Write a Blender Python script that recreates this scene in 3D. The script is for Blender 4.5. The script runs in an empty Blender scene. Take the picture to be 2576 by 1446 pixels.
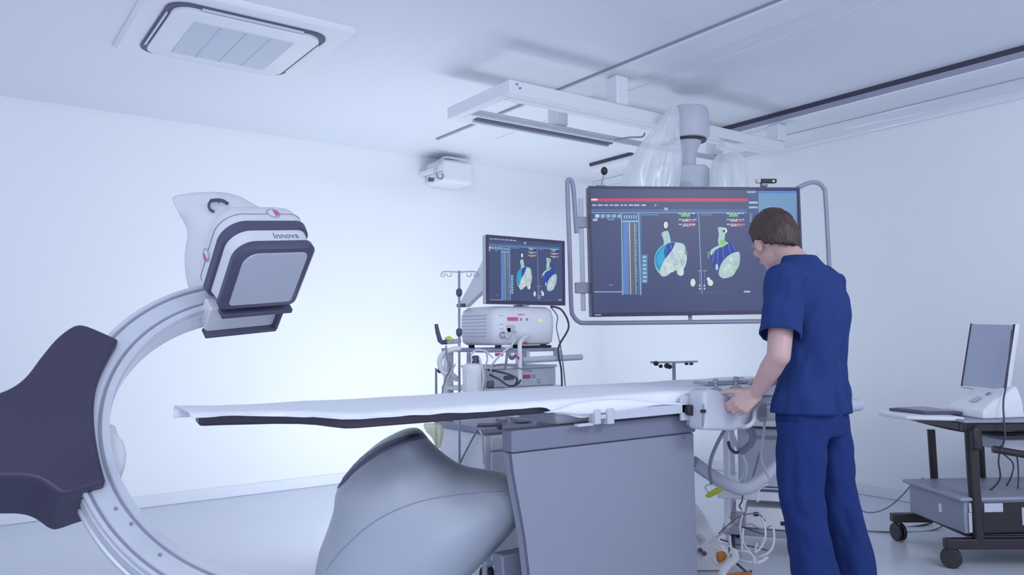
import bpy, bmesh, math, random
from math import sin, cos, pi, radians
from mathutils import Vector, Matrix, noise
from mathutils.bvhtree import BVHTree
from mathutils.geometry import tessellate_polygon, delaunay_2d_cdt

random.seed(7)
SC = bpy.context.scene
COL = SC.collection
A = radians(35.9)          # the camera looks 35.9 degrees off the room's v axis
H = 1.2                    # camera height
FPX, CX, CY = 1975.0, 1288.0, 723.0
PITCH, ROLL = math.atan(120 / 1975.0), radians(0.4)

# ------------------------------------------------------------------ frames
def cv(x, d, z):           # vector given as (to the right, away, up) of the viewer -> room axes
    return Vector((x * cos(A) + d * sin(A), -x * sin(A) + d * cos(A), z))
def cw(x, d, z):
    return cv(x, d, z)
_F = cv(0, cos(PITCH), sin(PITCH)); _U0 = cv(0, -sin(PITCH), cos(PITCH)); _R0 = cv(1, 0, 0)
_R = _R0 * cos(ROLL) - _U0 * sin(ROLL); _U = _U0 * cos(ROLL) + _R0 * sin(ROLL)
EYE = Vector((0, 0, H))
def ray(px, py):
    return _F + _R * ((px - CX) / FPX) - _U * ((py - CY) / FPX)
def at(px, py, d):         # point measured off the photo at a known distance d
    r = ray(px, py); return EYE + r * (d / (r @ cv(0, 1, 0)))
def on_plane(px, py, p0, n):
    r = ray(px, py); return EYE + r * (((p0 - EYE) @ n) / (r @ n))
def on_v(px, py, v):
    return on_plane(px, py, Vector((0, v, 0)), Vector((0, 1, 0)))
def on_z(px, py, z):
    return on_plane(px, py, Vector((0, 0, z)), Vector((0, 0, 1)))
UX, VY, ZZ = Vector((1, 0, 0)), Vector((0, 1, 0)), Vector((0, 0, 1))
RX, DY = cv(1, 0, 0), cv(0, 1, 0)

# ------------------------------------------------------------------ materials
MATS = {}
def mat(name, rgb, rough=0.5, metal=0.0, spec=0.5, var=0.03, scale=6.0, bump=0.0, bscale=60.0, alpha=1.0, trans=0.0, coat=0.0, emit=None, estr=0.0):
    m = bpy.data.materials.new(name); m.use_nodes = True
    nt = m.node_tree; b = nt.nodes['Principled BSDF']
    b.inputs['Roughness'].default_value = rough; b.inputs['Metallic'].default_value = metal
    b.inputs['Specular IOR Level'].default_value = spec
    b.inputs['Alpha'].default_value = alpha
    b.inputs['Transmission Weight'].default_value = trans
    b.inputs['Coat Weight'].default_value = coat
    if emit:
        b.inputs['Emission Color'].default_value = (*emit, 1); b.inputs['Emission Strength'].default_value = estr
    tc = nt.nodes.new('ShaderNodeTexCoord')
    nz = nt.nodes.new('ShaderNodeTexNoise'); nz.inputs['Scale'].default_value = scale; nz.inputs['Detail'].default_value = 3
    nt.links.new(tc.outputs['Object'], nz.inputs['Vector'])
    mx = nt.nodes.new('ShaderNodeMix'); mx.data_type = 'RGBA'
    mx.inputs[6].default_value = (*[max(0, c * (1 - var)) for c in rgb], 1)
    mx.inputs[7].default_value = (*[min(1, c * (1 + var)) for c in rgb], 1)
    nt.links.new(nz.outputs['Fac'], mx.inputs[0]); nt.links.new(mx.outputs[2], b.inputs['Base Color'])
    if bump > 0:
        n2 = nt.nodes.new('ShaderNodeTexNoise'); n2.inputs['Scale'].default_value = bscale; n2.inputs['Detail'].default_value = 4
        nt.links.new(tc.outputs['Object'], n2.inputs['Vector'])
        bp = nt.nodes.new('ShaderNodeBump'); bp.inputs['Strength'].default_value = bump; bp.inputs['Distance'].default_value = 0.01
        nt.links.new(n2.outputs['Fac'], bp.inputs['Height']); nt.links.new(bp.outputs['Normal'], b.inputs['Normal'])
    MATS[name] = m
    return m
M_WALL = mat('wall_paint', (.80, .83, .87), .55, var=.01, scale=2)
M_FLOOR = mat('floor_vinyl', (.60, .64, .73), .22, var=.05, scale=1.3, spec=.5)
M_BASE = mat('baseboard_vinyl', (.70, .74, .82), .4, var=.02)
M_WHITE = mat('white_enamel', (.76, .79, .84), .35, var=.02)
M_WHITE2 = mat('white_plastic', (.77, .79, .84), .4, var=.02)
M_STRIPE = mat('slate_stripe', (.115, .115, .20), .5, var=.03)
M_SLOT = mat('slot_shadow_blue', (.040, .044, .082), .5, var=.05)
M_PINKT = mat('pinkish_tube', (.62, .46, .54), .4, var=.05)
M_PLUM = mat('plum_cable', (.20, .13, .20), .45, var=.05)
M_CONS = mat('console_plastic', (.52, .55, .63), .4, var=.02)
M_SHELL = mat('tube_shell_plastic', (.385, .43, .51), .36, var=.02)
M_GREY = mat('light_grey_plastic', (.52, .56, .65), .45, var=.03)
M_MID = mat('mid_grey_plastic', (.27, .29, .38), .45, var=.04)
M_DARK = mat('dark_violet_plastic', (.052, .044, .090), .42, var=.06)
M_BLACK = mat('black_rubber', (.018, .018, .028), .5, var=.1)
M_BROWN = mat('dark_brown_metal', (.024, .018, .024), .38, var=.1)
M_BAND = mat('slate_rubber', (.085, .085, .155), .5, var=.05)
M_ALU = mat('brushed_aluminium', (.66, .70, .78), .34, metal=.12, var=.04, scale=14)
M_STEEL = mat('stainless_steel', (.48, .50, .56), .28, metal=.8, var=.05)
M_TUBE = mat('grey_painted_tube', (.30, .31, .42), .35, var=.03)
M_PANEL = mat('pedestal_panel', (.245, .27, .345), .42, var=.02)
M_COLLAR = mat('pedestal_collar', (.185, .20, .275), .42, var=.02)
M_SHEET = mat('white_sheet', (.82, .85, .92), .8, var=.02, bump=.15, bscale=300)
M_CARBON = mat('carbon_tabletop', (.030, .026, .052), .38, var=.12, scale=40)
M_CABLE_W = mat('white_cable', (.66, .68, .74), .45, var=.03)
M_CABLE_D = mat('dark_cable', (.05, .05, .08), .45, var=.05)
M_CABLE_G = mat('grey_cable', (.25, .26, .34), .45, var=.05)
M_PINK = mat('pink_mark', (.70, .13, .24), .5, var=.04)
M_RED = mat('red_mark', (.55, .05, .12), .5, var=.04)
M_YELLOW = mat('yellow_green_plastic', (.62, .68, .06), .45, var=.1, scale=40)
M_ORANGE = mat('orange_plastic', (.62, .22, .05), .45, var=.2, scale=30)
M_LED = mat('green_led', (.3, .8, .1), .4, emit=(.35, 1, .15), estr=.8)
M_GRILLE = mat('grille_mesh', (.58, .62, .71), .6, var=.04, scale=90)
M_SKIN = mat('skin', (.52, .335, .32), .5, var=.06, scale=25, bump=.05, bscale=200)
M_SHIRT = mat('navy_scrub_cotton', (.017, .040, .165), .85, spec=.2, var=.08, scale=18, bump=.12, bscale=500)
M_TROUS = mat('blue_scrub_cotton', (.013, .032, .150), .85, spec=.2, var=.08, scale=18, bump=.12, bscale=500)
M_SHOE = mat('white_clog', (.65, .66, .7), .5)
M_PCGREY = mat('computer_grey', (.30, .32, .42), .45, var=.04)
M_PCBLACK = mat('computer_black', (.016, .015, .018), .4, var=.1)
M_OFFSCREEN = mat('switched_off_screen', (.36, .40, .52), .25, var=.02)
M_EDGE = mat('maroon_edge', (.07, .035, .075), .5)

def hair_material():
    m = mat('dark_brown_hair', (.052, .029, .026), .5, var=.3, scale=40)
    nt = m.node_tree; b = nt.nodes['Principled BSDF']
    tc, mp, nz, bp = [nt.nodes.new(n) for n in ('ShaderNodeTexCoord', 'ShaderNodeMapping', 'ShaderNodeTexNoise', 'ShaderNodeBump')]
    mp.inputs['Scale'].default_value = (160, 160, 14); nz.inputs['Scale'].default_value = 1.0; nz.inputs['Detail'].default_value = 4
    nt.links.new(tc.outputs['Object'], mp.inputs[0]); nt.links.new(mp.outputs[0], nz.inputs['Vector'])
    bp.inputs['Strength'].default_value = .5; bp.inputs['Distance'].default_value = .004
    nt.links.new(nz.outputs['Fac'], bp.inputs['Height']); nt.links.new(bp.outputs['Normal'], b.inputs['Normal'])
    return m
M_HAIR = hair_material()
def film(name, rgb, clear):
    m = bpy.data.materials.new(name); m.use_nodes = True; nt = m.node_tree
    for n in list(nt.nodes):
        if n.type != 'OUTPUT_MATERIAL': nt.nodes.remove(n)
    out = nt.nodes[0]; N = nt.nodes.new
    d, t, tr, g = N('ShaderNodeBsdfDiffuse'), N('ShaderNodeBsdfTranslucent'), N('ShaderNodeBsdfTransparent'), N('ShaderNodeBsdfGlossy')
    d.inputs[0].default_value = t.inputs[0].default_value = (*rgb, 1); g.inputs['Roughness'].default_value = .25
    tc, nz = N('ShaderNodeTexCoord'), N('ShaderNodeTexNoise'); nz.inputs['Scale'].default_value = 9
    nt.links.new(tc.outputs['Object'], nz.inputs['Vector'])
    mr = N('ShaderNodeMapRange'); mr.inputs[3].default_value = clear - .12; mr.inputs[4].default_value = clear + .12; nt.links.new(nz.outputs['Fac'], mr.inputs[0])
    a, b, c = N('ShaderNodeMixShader'), N('ShaderNodeMixShader'), N('ShaderNodeMixShader')
    a.inputs[0].default_value = .5; nt.links.new(d.outputs[0], a.inputs[1]); nt.links.new(t.outputs[0], a.inputs[2])
    nt.links.new(mr.outputs[0], b.inputs[0]); nt.links.new(a.outputs[0], b.inputs[1]); nt.links.new(tr.outputs[0], b.inputs[2])
    c.inputs[0].default_value = .06; nt.links.new(b.outputs[0], c.inputs[1]); nt.links.new(g.outputs[0], c.inputs[2]); nt.links.new(c.outputs[0], out.inputs[0])
    return m
M_GLASS = film('clear_plastic_sheet', (.92, .94, .97), .50)
M_TINT = film('yellow_tinted_plastic', (.72, .74, .50), .40)
def ceiling_material():
    m = mat('ceiling_panels', (.76, .79, .85), .6, var=.01, scale=2)
    nt = m.node_tree; b = nt.nodes['Principled BSDF']
    old = b.inputs['Base Color'].links[0].from_socket
    tc = nt.nodes.new('ShaderNodeTexCoord'); sp = nt.nodes.new('ShaderNodeSeparateXYZ')
    nt.links.new(tc.outputs['Object'], sp.inputs[0])
    def line(axis, off, step, w):
        a = nt.nodes.new('ShaderNodeMath'); a.operation = 'SUBTRACT'; a.inputs[1].default_value = off - w
        nt.links.new(sp.outputs[axis], a.inputs[0])
        c = nt.nodes.new('ShaderNodeMath'); c.operation = 'FLOORED_MODULO'; c.inputs[1].default_value = step
        nt.links.new(a.outputs[0], c.inputs[0])
        d = nt.nodes.new('ShaderNodeMath'); d.operation = 'LESS_THAN'; d.inputs[1].default_value = 2 * w
        nt.links.new(c.outputs[0], d.inputs[0]); return d.outputs[0]
    l1 = line('Y', 5.17, 2.35, .005); l2 = line('X', .95, 1.18, .003)
    mxm = nt.nodes.new('ShaderNodeMath'); mxm.operation = 'MAXIMUM'
    nt.links.new(l1, mxm.inputs[0]); nt.links.new(l2, mxm.inputs[1])
    mu = nt.nodes.new('ShaderNodeMath'); mu.operation = 'MULTIPLY'; mu.inputs[1].default_value = .08
    nt.links.new(mxm.outputs[0], mu.inputs[0])
    mx = nt.nodes.new('ShaderNodeMix'); mx.data_type = 'RGBA'; mx.inputs[7].default_value = (.3, .33, .42, 1)
    nt.links.new(mu.outputs[0], mx.inputs[0]); nt.links.new(old, mx.inputs[6]); nt.links.new(mx.outputs[2], b.inputs['Base Color'])
    return m
M_CEIL = ceiling_material()

def screen_material():
    m = bpy.data.materials.new('screen_display'); m.use_nodes = True
    nt = m.node_tree; b = nt.nodes['Principled BSDF']
    at_ = nt.nodes.new('ShaderNodeVertexColor'); at_.layer_name = 'Col'
    b.inputs['Base Color'].default_value = (.01, .01, .015, 1); b.inputs['Roughness'].default_value = .38; b.inputs['Specular IOR Level'].default_value = .4
    nt.links.new(at_.outputs['Color'], b.inputs['Emission Color']); b.inputs['Emission Strength'].default_value = 1.0
    return m
M_SCREEN = screen_material()

# ------------------------------------------------------------------ mesh builder
def catmull(pts, n=8, closed=False):
    pts = [Vector(p) for p in pts]; out = []; N = len(pts)
    rng = range(N if closed else N - 1)
    for i in rng:
        if closed: p0, p1, p2, p3 = pts[i - 1], pts[i], pts[(i + 1) % N], pts[(i + 2) % N]
        else: p0, p1, p2, p3 = pts[max(i - 1, 0)], pts[i], pts[i + 1], pts[min(i + 2, N - 1)]
        for k in range(n):
            t = k / n; t2 = t * t; t3 = t2 * t
            out.append(.5 * ((2 * p1) + (p2 - p0) * t + (2 * p0 - 5 * p1 + 4 * p2 - p3) * t2 + (3 * p1 - p0 - 3 * p2 + p3) * t3))
    if not closed: out.append(pts[-1].copy())
    return out

class MB:
    def __init__(s): s.v = []; s.f = []; s.fc = []
    def add(s, verts, faces):
        o = len(s.v); s.v += [Vector(p) for p in verts]; s.f += [tuple(i + o for i in f) for f in faces]; return s
    def box(s, c, size, ax=None):
        c = Vector(c); ax = ax or (UX, VY, ZZ); a, b, d = [ax[i] * (size[i] / 2) for i in range(3)]
        vs = [c + a * i + b * j + d * k for i in (-1, 1) for j in (-1, 1) for k in (-1, 1)]
        s.add(vs, [(0, 1, 3, 2), (4, 6, 7, 5), (0, 4, 5, 1), (2, 3, 7, 6), (0, 2, 6, 4), (1, 5, 7, 3)]); return s
    def span(s, lo, hi):
        lo, hi = Vector(lo), Vector(hi); return s.box((lo + hi) / 2, hi - lo)
    def prism(s, pts, vec):
        pts = [Vector(p) for p in pts]; n = len(pts); vec = Vector(vec)
        s.add(pts + [p + vec for p in pts], [tuple(range(n))[::-1], tuple(range(n, 2 * n))] + [(i, (i + 1) % n, n + (i + 1) % n, n + i) for i in range(n)]); return s
    def loft(s, rings, cap=True, close=True):
        n = len(rings[0]); vs = [p for r in rings for p in r]; fs = []
        for k in range(len(rings) - 1):
            for i in range(n if close else n - 1):
                j = (i + 1) % n; fs.append((k * n + i, k * n + j, (k + 1) * n + j, (k + 1) * n + i))
        if cap: fs += [tuple(range(n))[::-1], tuple(range((len(rings) - 1) * n, len(rings) * n))]
        s.add(vs, fs); return s
    def tube(s, pts, r, n=10, closed=False, smooth=0):
        pts = [Vector(p) for p in pts]
        if smooth: pts = catmull(pts, smooth, closed)
        m = len(pts); rr = r if isinstance(r, (list, tuple)) else None
        def rad(i):
            if rr is None: return r
            t = i / (m - 1) * (len(rr) - 1); k = min(int(t), len(rr) - 2); return rr[k] + (rr[k + 1] - rr[k]) * (t - k)
        tan = []
        for i in range(m):
            if closed: t = pts[(i + 1) % m] - pts[i - 1]
            else: t = pts[min(i + 1, m - 1)] - pts[max(i - 1, 0)]
            tan.append(t.normalized())
        up = ZZ if abs(tan[0].z) < .9 else UX
        nn = tan[0].cross(up).normalized(); rings = []
        for i in range(m):
            nn = (nn - tan[i] * (nn @ tan[i])).normalized(); bb = tan[i].cross(nn)
            rings.append([pts[i] + (nn * cos(2 * pi * k / n) + bb * sin(2 * pi * k / n)) * rad(i) for k in range(n)])
        if closed: rings.append(rings[0]); s.loft(rings, cap=False)
        else: s.loft(rings)
        return s
    def capsule(s, a, b, ra, rb, n=16, flat=None):
        a, b = Vector(a), Vector(b); t = (b - a).normalized(); P = []; R = []
        for k in range(1, 6): q = k / 6 * pi / 2; P.append(a - t * ra * cos(q)); R.append(ra * sin(q))
        P += [a, a.lerp(b, .5), b]; R += [ra, (ra + rb) / 2, rb]
        for k in range(5, 0, -1): q = k / 6 * pi / 2; P.append(b + t * rb * cos(q)); R.append(rb * sin(q))
        up = ZZ if abs(t.z) < .9 else UX
        nn = t.cross(up).normalized(); bb = t.cross(nn)
        s.loft([[P[i] + (nn * cos(2 * pi * k / n) + bb * sin(2 * pi * k / n)) * R[i] for k in range(n)] for i in range(len(P))]); return s
    def ell(s, c, r, ax=None, nu=24, nv=14):
        c = Vector(c); ax = ax or (UX, VY, ZZ); rings = []
        for j in range(1, nv):
            q = pi * j / nv
            rings.append([c + ax[0] * (r[0] * sin(q) * cos(2 * pi * i / nu)) + ax[1] * (r[1] * sin(q) * sin(2 * pi * i / nu)) - ax[2] * (r[2] * cos(q)) for i in range(nu)])
        s.loft(rings, cap=True); return s
    def lathe(s, prof, c, ax=None, n=32):
        c = Vector(c); ax = ax or (UX, VY, ZZ)
        s.loft([[c + (ax[0] * cos(2 * pi * i / n) + ax[1] * sin(2 * pi * i / n)) * max(r, 1e-4) + ax[2] * z for i in range(n)] for r, z in prof]); return s
    def cyl(s, a, b, r, n=20):
        return s.tube([a, b], r, n)
    def torus(s, c, R, r, ax, n=32, k=8, arc=(0, 2 * pi)):
        full = abs(arc[1] - arc[0]) > 6.28
        pts = [Vector(c) + (ax[0] * cos(t) + ax[1] * sin(t)) * R for t in [arc[0] + (arc[1] - arc[0]) * i / n for i in range(n if full else n + 1)]]
        return s.tube(pts, r, k, closed=full)
    def build(s, name, m, parent=None, bevel=0, seg=2, sub=0, ang=40, solid=0, flat=False):
        if parent is not None: org = Vector(parent.get('_o', (0, 0, 0)))
        else:
            lo = [min(p[i] for p in s.v) for i in range(3)]; hi = [max(p[i] for p in s.v) for i in range(3)]
            org = Vector(((lo[0] + hi[0]) / 2, (lo[1] + hi[1]) / 2, lo[2]))
        me = bpy.data.meshes.new(name); me.from_pydata([p - org for p in s.v], [], s.f)
        bm = bmesh.new(); bm.from_mesh(me); bmesh.ops.remove_doubles(bm, verts=bm.verts, dist=1e-6)
        bmesh.ops.recalc_face_normals(bm, faces=bm.faces); bm.to_mesh(me); bm.free()
        me.materials.append(m)
        o = bpy.data.objects.new(name, me); COL.objects.link(o); o['_o'] = tuple(org)
        if parent is None: o.location = org
        else: o.parent = parent
        if bevel:
            b = o.modifiers.new('bevel', 'BEVEL'); b.width = bevel; b.segments = seg; b.limit_method = 'ANGLE'; b.angle_limit = radians(35)
        if sub:
            b = o.modifiers.new('sub', 'SUBSURF'); b.levels = sub; b.render_levels = sub
        if solid:
            b = o.modifiers.new('solid', 'SOLIDIFY'); b.thickness = solid; b.offset = 0
        if not flat:
            me.shade_smooth()
            if not sub: me.set_sharp_from_angle(angle=radians(ang))
        return o

THINGS = []
def tag(o, label, cat, group=None):
    o['label'] = label; o['category'] = cat
    if group: o['group'] = group
    THINGS.append(o); return o
def thing(name, label, cat, loc, group=None):
    o = bpy.data.objects.new(name, None); COL.objects.link(o); o.location = loc; o['_o'] = tuple(loc); o.empty_display_size = .05
    return tag(o, label, cat, group)
def struct(o): o['kind'] = 'structure'; return o

def rrect(c, ex, ey, hw, hh, rad, k=8):      # rounded rectangle ring; rad = radii TL, TR, BR, BL (ey points up)
    out = []
    for (sx, sy, r, a0) in ((1, 1, rad[1], 0), (-1, 1, rad[0], 90), (-1, -1, rad[3], 180), (1, -1, rad[2], 270)):
        for i in range(k + 1):
            t = radians(a0 + 90 * i / k)
            out.append(Vector(c) + ex * (sx * (hw - r) + r * cos(t)) + ey * (sy * (hh - r) + r * sin(t)))
    return out

def puff(poly, en, T, D, back=None, step=.018, relax=14):     # closed outline swollen to both sides, rounded rim of width D, smooth middle
    n = len(poly); ctr = sum(poly, Vector()) / n
    ax = (poly[n // 4] - poly[0]); ax = (ax - en * (ax @ en)).normalized(); ay = en.cross(ax)
    P2 = [Vector(((p - ctr) @ ax, (p - ctr) @ ay)) for p in poly]
    def dist(q):
        m = 1e9
        for i in range(n):
            a, b = P2[i], P2[(i + 1) % n]; e = b - a; t = max(0, min(1, (q - a) @ e / max(e @ e, 1e-12))); m = min(m, (q - a - e * t).length)
        return m
    def inside(q):
        c = False
        for i in range(n):
            a, b = P2[i], P2[i - 1]
            if (a.y > q.y) != (b.y > q.y) and q.x < (b.x - a.x) * (q.y - a.y) / (b.y - a.y) + a.x: c = not c
        return c
    pts = list(P2)
    for off in (.0015, .005, .011):
        for i in range(n):
            t = (P2[(i + 1) % n] - P2[i - 1]).normalized()
            for q in (P2[i] + Vector((-t.y, t.x)) * off * D / .15, P2[i] - Vector((-t.y, t.x)) * off * D / .15):
                if inside(q) and dist(q) > off * D / .15 * .8: pts.append(q)
    x0, x1 = min(p.x for p in P2), max(p.x for p in P2); y0, y1 = min(p.y for p in P2), max(p.y for p in P2)
    for r in range(int((y1 - y0) / step) + 2):
        for c in range(int((x1 - x0) / step) + 2):
            q = Vector((x0 + (c + .5 * (r % 2)) * step, y0 + r * step))
            if inside(q) and dist(q) > .019 * D / .15: pts.append(q)
    V2, _, FC, _, _, _ = delaunay_2d_cdt(pts, [(i, (i + 1) % n) for i in range(n)], [], 1, 1e-7)
    dd = [dist(q) for q in V2]
    h = [math.sqrt(max(0, 1 - (1 - min(d / D, 1)) ** 2)) for d in dd]
    nb = [set() for _ in V2]
    for f in FC:
        for a in f: nb[a] |= set(f) - {a}
    for _ in range(relax):
        h = [h[i] if dd[i] < D * .25 else h[i] * .4 + .6 * sum(h[k] for k in nb[i]) / len(nb[i]) for i in range(len(V2))]
    mb = MB(); base_ = [ctr + ax * q.x + ay * q.y for q in V2]
    mb.add([base_[i] + en * (T * h[i]) for i in range(len(V2))], FC)
    mb.add([base_[i] - en * ((T if back is None else back) * h[i]) for i in range(len(V2))], [tuple(reversed(f)) for f in FC])
    return mb, None

# ================================================================== SETTING
U0, U1, V0, V1, CZ = -3.2, 5.58, -1.6, 6.10, 2.80
struct(MB().span((U0, V0, -.08), (U1, V1, 0)).build('floor', M_FLOOR))
struct(MB().span((U0, V0, CZ), (U1, V1, CZ + .08)).build('ceiling', M_CEIL))
struct(MB().span((U0, V1, -.08), (U1 + .1, V1 + .1, CZ + .08)).build('wall_left', M_WALL))
struct(MB().span((U1, V0, -.08), (U1 + .1, V1, CZ + .08)).build('wall_right', M_WALL))
struct(MB().span((U0, V1 - .014, 0), (U1 - .012, V1, .085)).build('baseboard_left', M_BASE, bevel=.006))
struct(MB().span((U1 - .014, V0, 0), (U1, V1 - .014, .085)).build('baseboard_right', M_BASE, bevel=.006))
# glossy cove moulding along the top of the right wall
cm = MB(); cm.prism([(U1, V0, 2.80), (U1 - .11, V0, 2.80), (U1 - .11, V0, 2.785), (U1 - .03, V0, 2.745), (U1 - .03, V0, 2.70), (U1, V0, 2.69)], (0, V1 - V0, 0))
M_GLOSS = mat('gloss_paint', (.74, .77, .84), .12, var=.01, coat=.5)
struct(cm.build('trim_1', M_GLOSS, bevel=.008))

# ================================================================== CEILING CASSETTE
cas = thing('ceiling_air_conditioner', 'square white cassette air conditioner set in the ceiling', 'air conditioner', (1.21, 4.20, 2.72))
cc = Vector((1.205, 4.20, 0))
def sq(h, r, z, k=8): return rrect(cc + ZZ * z, UX, VY, h, h, (r,) * 4, k)
MB().loft([sq(.50, .03, 2.80), sq(.50, .03, 2.790), sq(.485, .03, 2.772)]).build('outer_panel', M_WHITE, cas)
MB().loft([sq(.395, .10, 2.772), sq(.395, .10, 2.764)]).build('air_slot', M_BAND, cas)
MB().loft([sq(.365, .085, 2.772), sq(.365, .085, 2.752), sq(.352, .08, 2.745)]).build('flap_ring', M_WHITE, cas)
for sgn, ax in ((1, 0), (-1, 0), (1, 1), (-1, 1)):
    c = cc + (UX if ax == 0 else VY) * (sgn * .381) + ZZ * 2.760
    s = (.008, .50, .012) if ax == 0 else (.50, .008, .012)
    MB().box(c, s).build('louvre', M_ALU, cas)
gr = MB().box(cc + ZZ * 2.7435, (.50, .50, .006)).build('intake_grille', M_GRILLE, cas)
for i in (-1, 0, 1):
    MB().box(cc + UX * (i * .125) + ZZ * 2.7395, (.006, .50, .003)).build('grille_rib', M_GREY, gr)

# ================================================================== CEILING TRACKS
def track(u0, u1, v0, v1, label, name='ceiling_track', h=.022):
    t = thing(name, label, 'ceiling track', ((u0 + u1) / 2, (v0 + v1) / 2, CZ - h))
    return t
t = track(3.19, 3.44, V0, 5.45, 'wide flush white track in the middle of the ceiling, edged by two thin dark lines')
MB().span((3.205, V0 + .02, CZ - .022), (3.425, 5.45, CZ)).build('track_cover', M_WHITE, t, bevel=.004)
for u in (3.197, 3.433):
    MB().span((u - .006, V0 + .02, CZ - .010), (u + .006, 5.45, CZ)).build('painted_shadow_line', M_MID, t)  # solid dark strips paint the shadow lines along the track cover
t = track(4.80, 4.98, V0, 5.45, 'white ceiling track with a black slot running beside the right wall')
MB().span((4.86, V0 + .02, CZ - .075), (4.97, 5.45, CZ)).build('track_body', M_WHITE, t, bevel=.008)
MB().span((4.848, V0 + .02, CZ - .030), (4.8595, 5.45, CZ - .003)).build('track_slot', M_SLOT, t)
MB().span((4.852, V0 + .02, CZ - .068), (4.8598, 3.9, CZ - .034)).build('bus_bar', M_TUBE, t)
MB().span((3.60, V0 + .02, CZ - .006), (3.63, 5.2, CZ)).build('ceiling_strip', M_WHITE, tag(thing('ceiling_joint', 'slim raised white strip on the ceiling right of the flush track', 'ceiling strip', (3.615, 2, CZ - .006)), 'slim raised white strip on the ceiling right of the flush track', 'ceiling strip'))

# ================================================================== SUSPENSION FRAME
sus = thing('ceiling_suspension', 'white overhead travelling frame with round hub and arm that carries the large monitor', 'ceiling mount', (3.7, 3.75, 2.5))
FZ0, FZ1 = 2.525, 2.60
MB().span((2.47, 3.42, FZ0), (4.95, 3.50, FZ1)).build('cross_beam', M_WHITE, sus, bevel=.006)
MB().span((2.47, 4.00, FZ0), (4.95, 4.08, FZ1)).build('cross_beam', M_WHITE, sus, bevel=.006)
MB().span((2.47, 3.50, FZ0), (2.53, 4.00, FZ1)).build('end_beam', M_WHITE, sus, bevel=.006)
MB().span((4.89, 3.50, FZ0), (4.95, 4.00, FZ1)).build('end_beam', M_WHITE, sus, bevel=.006)
MB().span((2.53, 3.50, FZ0), (4.89, 3.56, FZ0 + .012)).build('flange', M_WHITE, sus)
MB().span((2.53, 3.915, FZ0), (4.89, 4.00, FZ0 + .012)).build('flange', M_WHITE, sus)
MB().span((2.60, 3.935, FZ0 - .006), (3.72, 3.975, FZ0 - .0005)).build('cable_slot', M_BAND, sus)
MB().span((2.60, 3.978, FZ0 - .018), (3.72, 3.996, FZ0)).build('slot_lip', M_GREY, sus)
for q in ((1300, 212), (1308, 222), (1278, 250)):
    p = on_v(*q, 3.418) if q[0] > 1288 else None
    if p: MB().cyl(p, p - VY * .006, .006, 10).build('screw', M_MID, sus)
for u in (3.315, 4.915):
    for v in (3.46, 4.04):
        MB().span((u - .05, v - .05, FZ1), (u + .05, v + .05, CZ - (.022 if u < 4 else .075))).build('trolley_block', M_WHITE, sus, bevel=.01)
hub = cw(1.165, 5.10, 0)
MB().lathe([(.10, 2.685), (.125, 2.68), (.137, 2.655), (.140, 2.60), (.138, 2.50), (.128, 2.478), (.10, 2.470)], hub, n=48).build('hub_drum', M_GREY, sus)
MB().lathe([(.118, 2.471), (.118, 2.462), (.086, 2.462), (.086, 2.471)], hub, n=48).build('hub_ring', M_BLACK, sus)
MB().lathe([(.088, 2.474), (.085, 2.455), (.060, 2.405), (.050, 2.36), (.050, 2.26)], hub, n=40).build('neck', M_GREY, sus)
kn = cw(1.13, 5.0, 2.20)
MB().loft([rrect(kn + cv(.03, 0, 0) + ZZ * z, RX, DY, w, .075, (.03,) * 4) for z, w in ((-.08, .085), (-.06, .105), (.05, .105), (.075, .085))]).build('knuckle', M_GREY, sus, bevel=.01)
MB().tube([kn + cv(-.02, -.02, -.05), kn + cv(-.04, -.16, -.17), kn + cv(-.03, -.36, -.30), kn + cv(-.03, -.47, -.36)], [.05, .062, .058, .05], 20, smooth=6).build('arm', M_GREY, sus)
MB().box(at(1838, 372, 5.35), (.22, .07, .03), (UX, VY, ZZ)).build('side_plate', M_WHITE, sus)
MB().tube([at(1545, 352, 5.0), at(1580, 346, 5.0), at(1615, 344, 5.02), at(1622, 334, 5.02)], .006, 8, smooth=6).build('hose', M_CABLE_G, sus)

# ================================================================== PLASTIC DUST COVER over the arm
def cover(name, label, rows, d0, amp):
    mb = MB(); rings = []
    for (y, xl, xr, dd) in rows:
        n = 90; ring = []
        for i in range(n):
            t = 2 * pi * i / n
            cxp = (xl + xr) / 2; hw = (xr - xl) / 2
            w = 1 + amp * noise.noise(Vector((cos(t) * 2.2, sin(t) * 2.2, y * .012))) + amp * .55 * sin(9 * t + y * .02) + amp * .4 * sin(17 * t - y * .03 + 2 * noise.noise(Vector((t, y * .02, 3))))
            p = at(cxp, y, d0) + RX * (hw / FPX * d0 * cos(t) * w) + DY * (dd * sin(t) * w)
            ring.append(p)
        rings.append(ring)
    mb.loft(rings, cap=False)
    o = mb.build(name, M_GLASS, None, sub=1)
    return tag(o, label, 'plastic cover')
cover('dust_cover', 'tall white plastic dust cover hanging beside the arm above the large monitor',
      [(264, 1688, 1700, .02), (285, 1672, 1708, .05), (320, 1648, 1706, .08), (360, 1614, 1712, .11), (400, 1584, 1716, .14), (440, 1566, 1712, .15), (485, 1560, 1700, .15), (560, 1562, 1690, .14)], 4.82, .13)
cover('dust_cover', 'crumpled clear plastic cover behind the right half of the large monitor',
      [(388, 1806, 1858, .05), (400, 1796, 1872, .09), (430, 1790, 1880, .11), (480, 1786, 1884, .12), (560, 1790, 1880, .12)], 4.86, .17)

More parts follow.
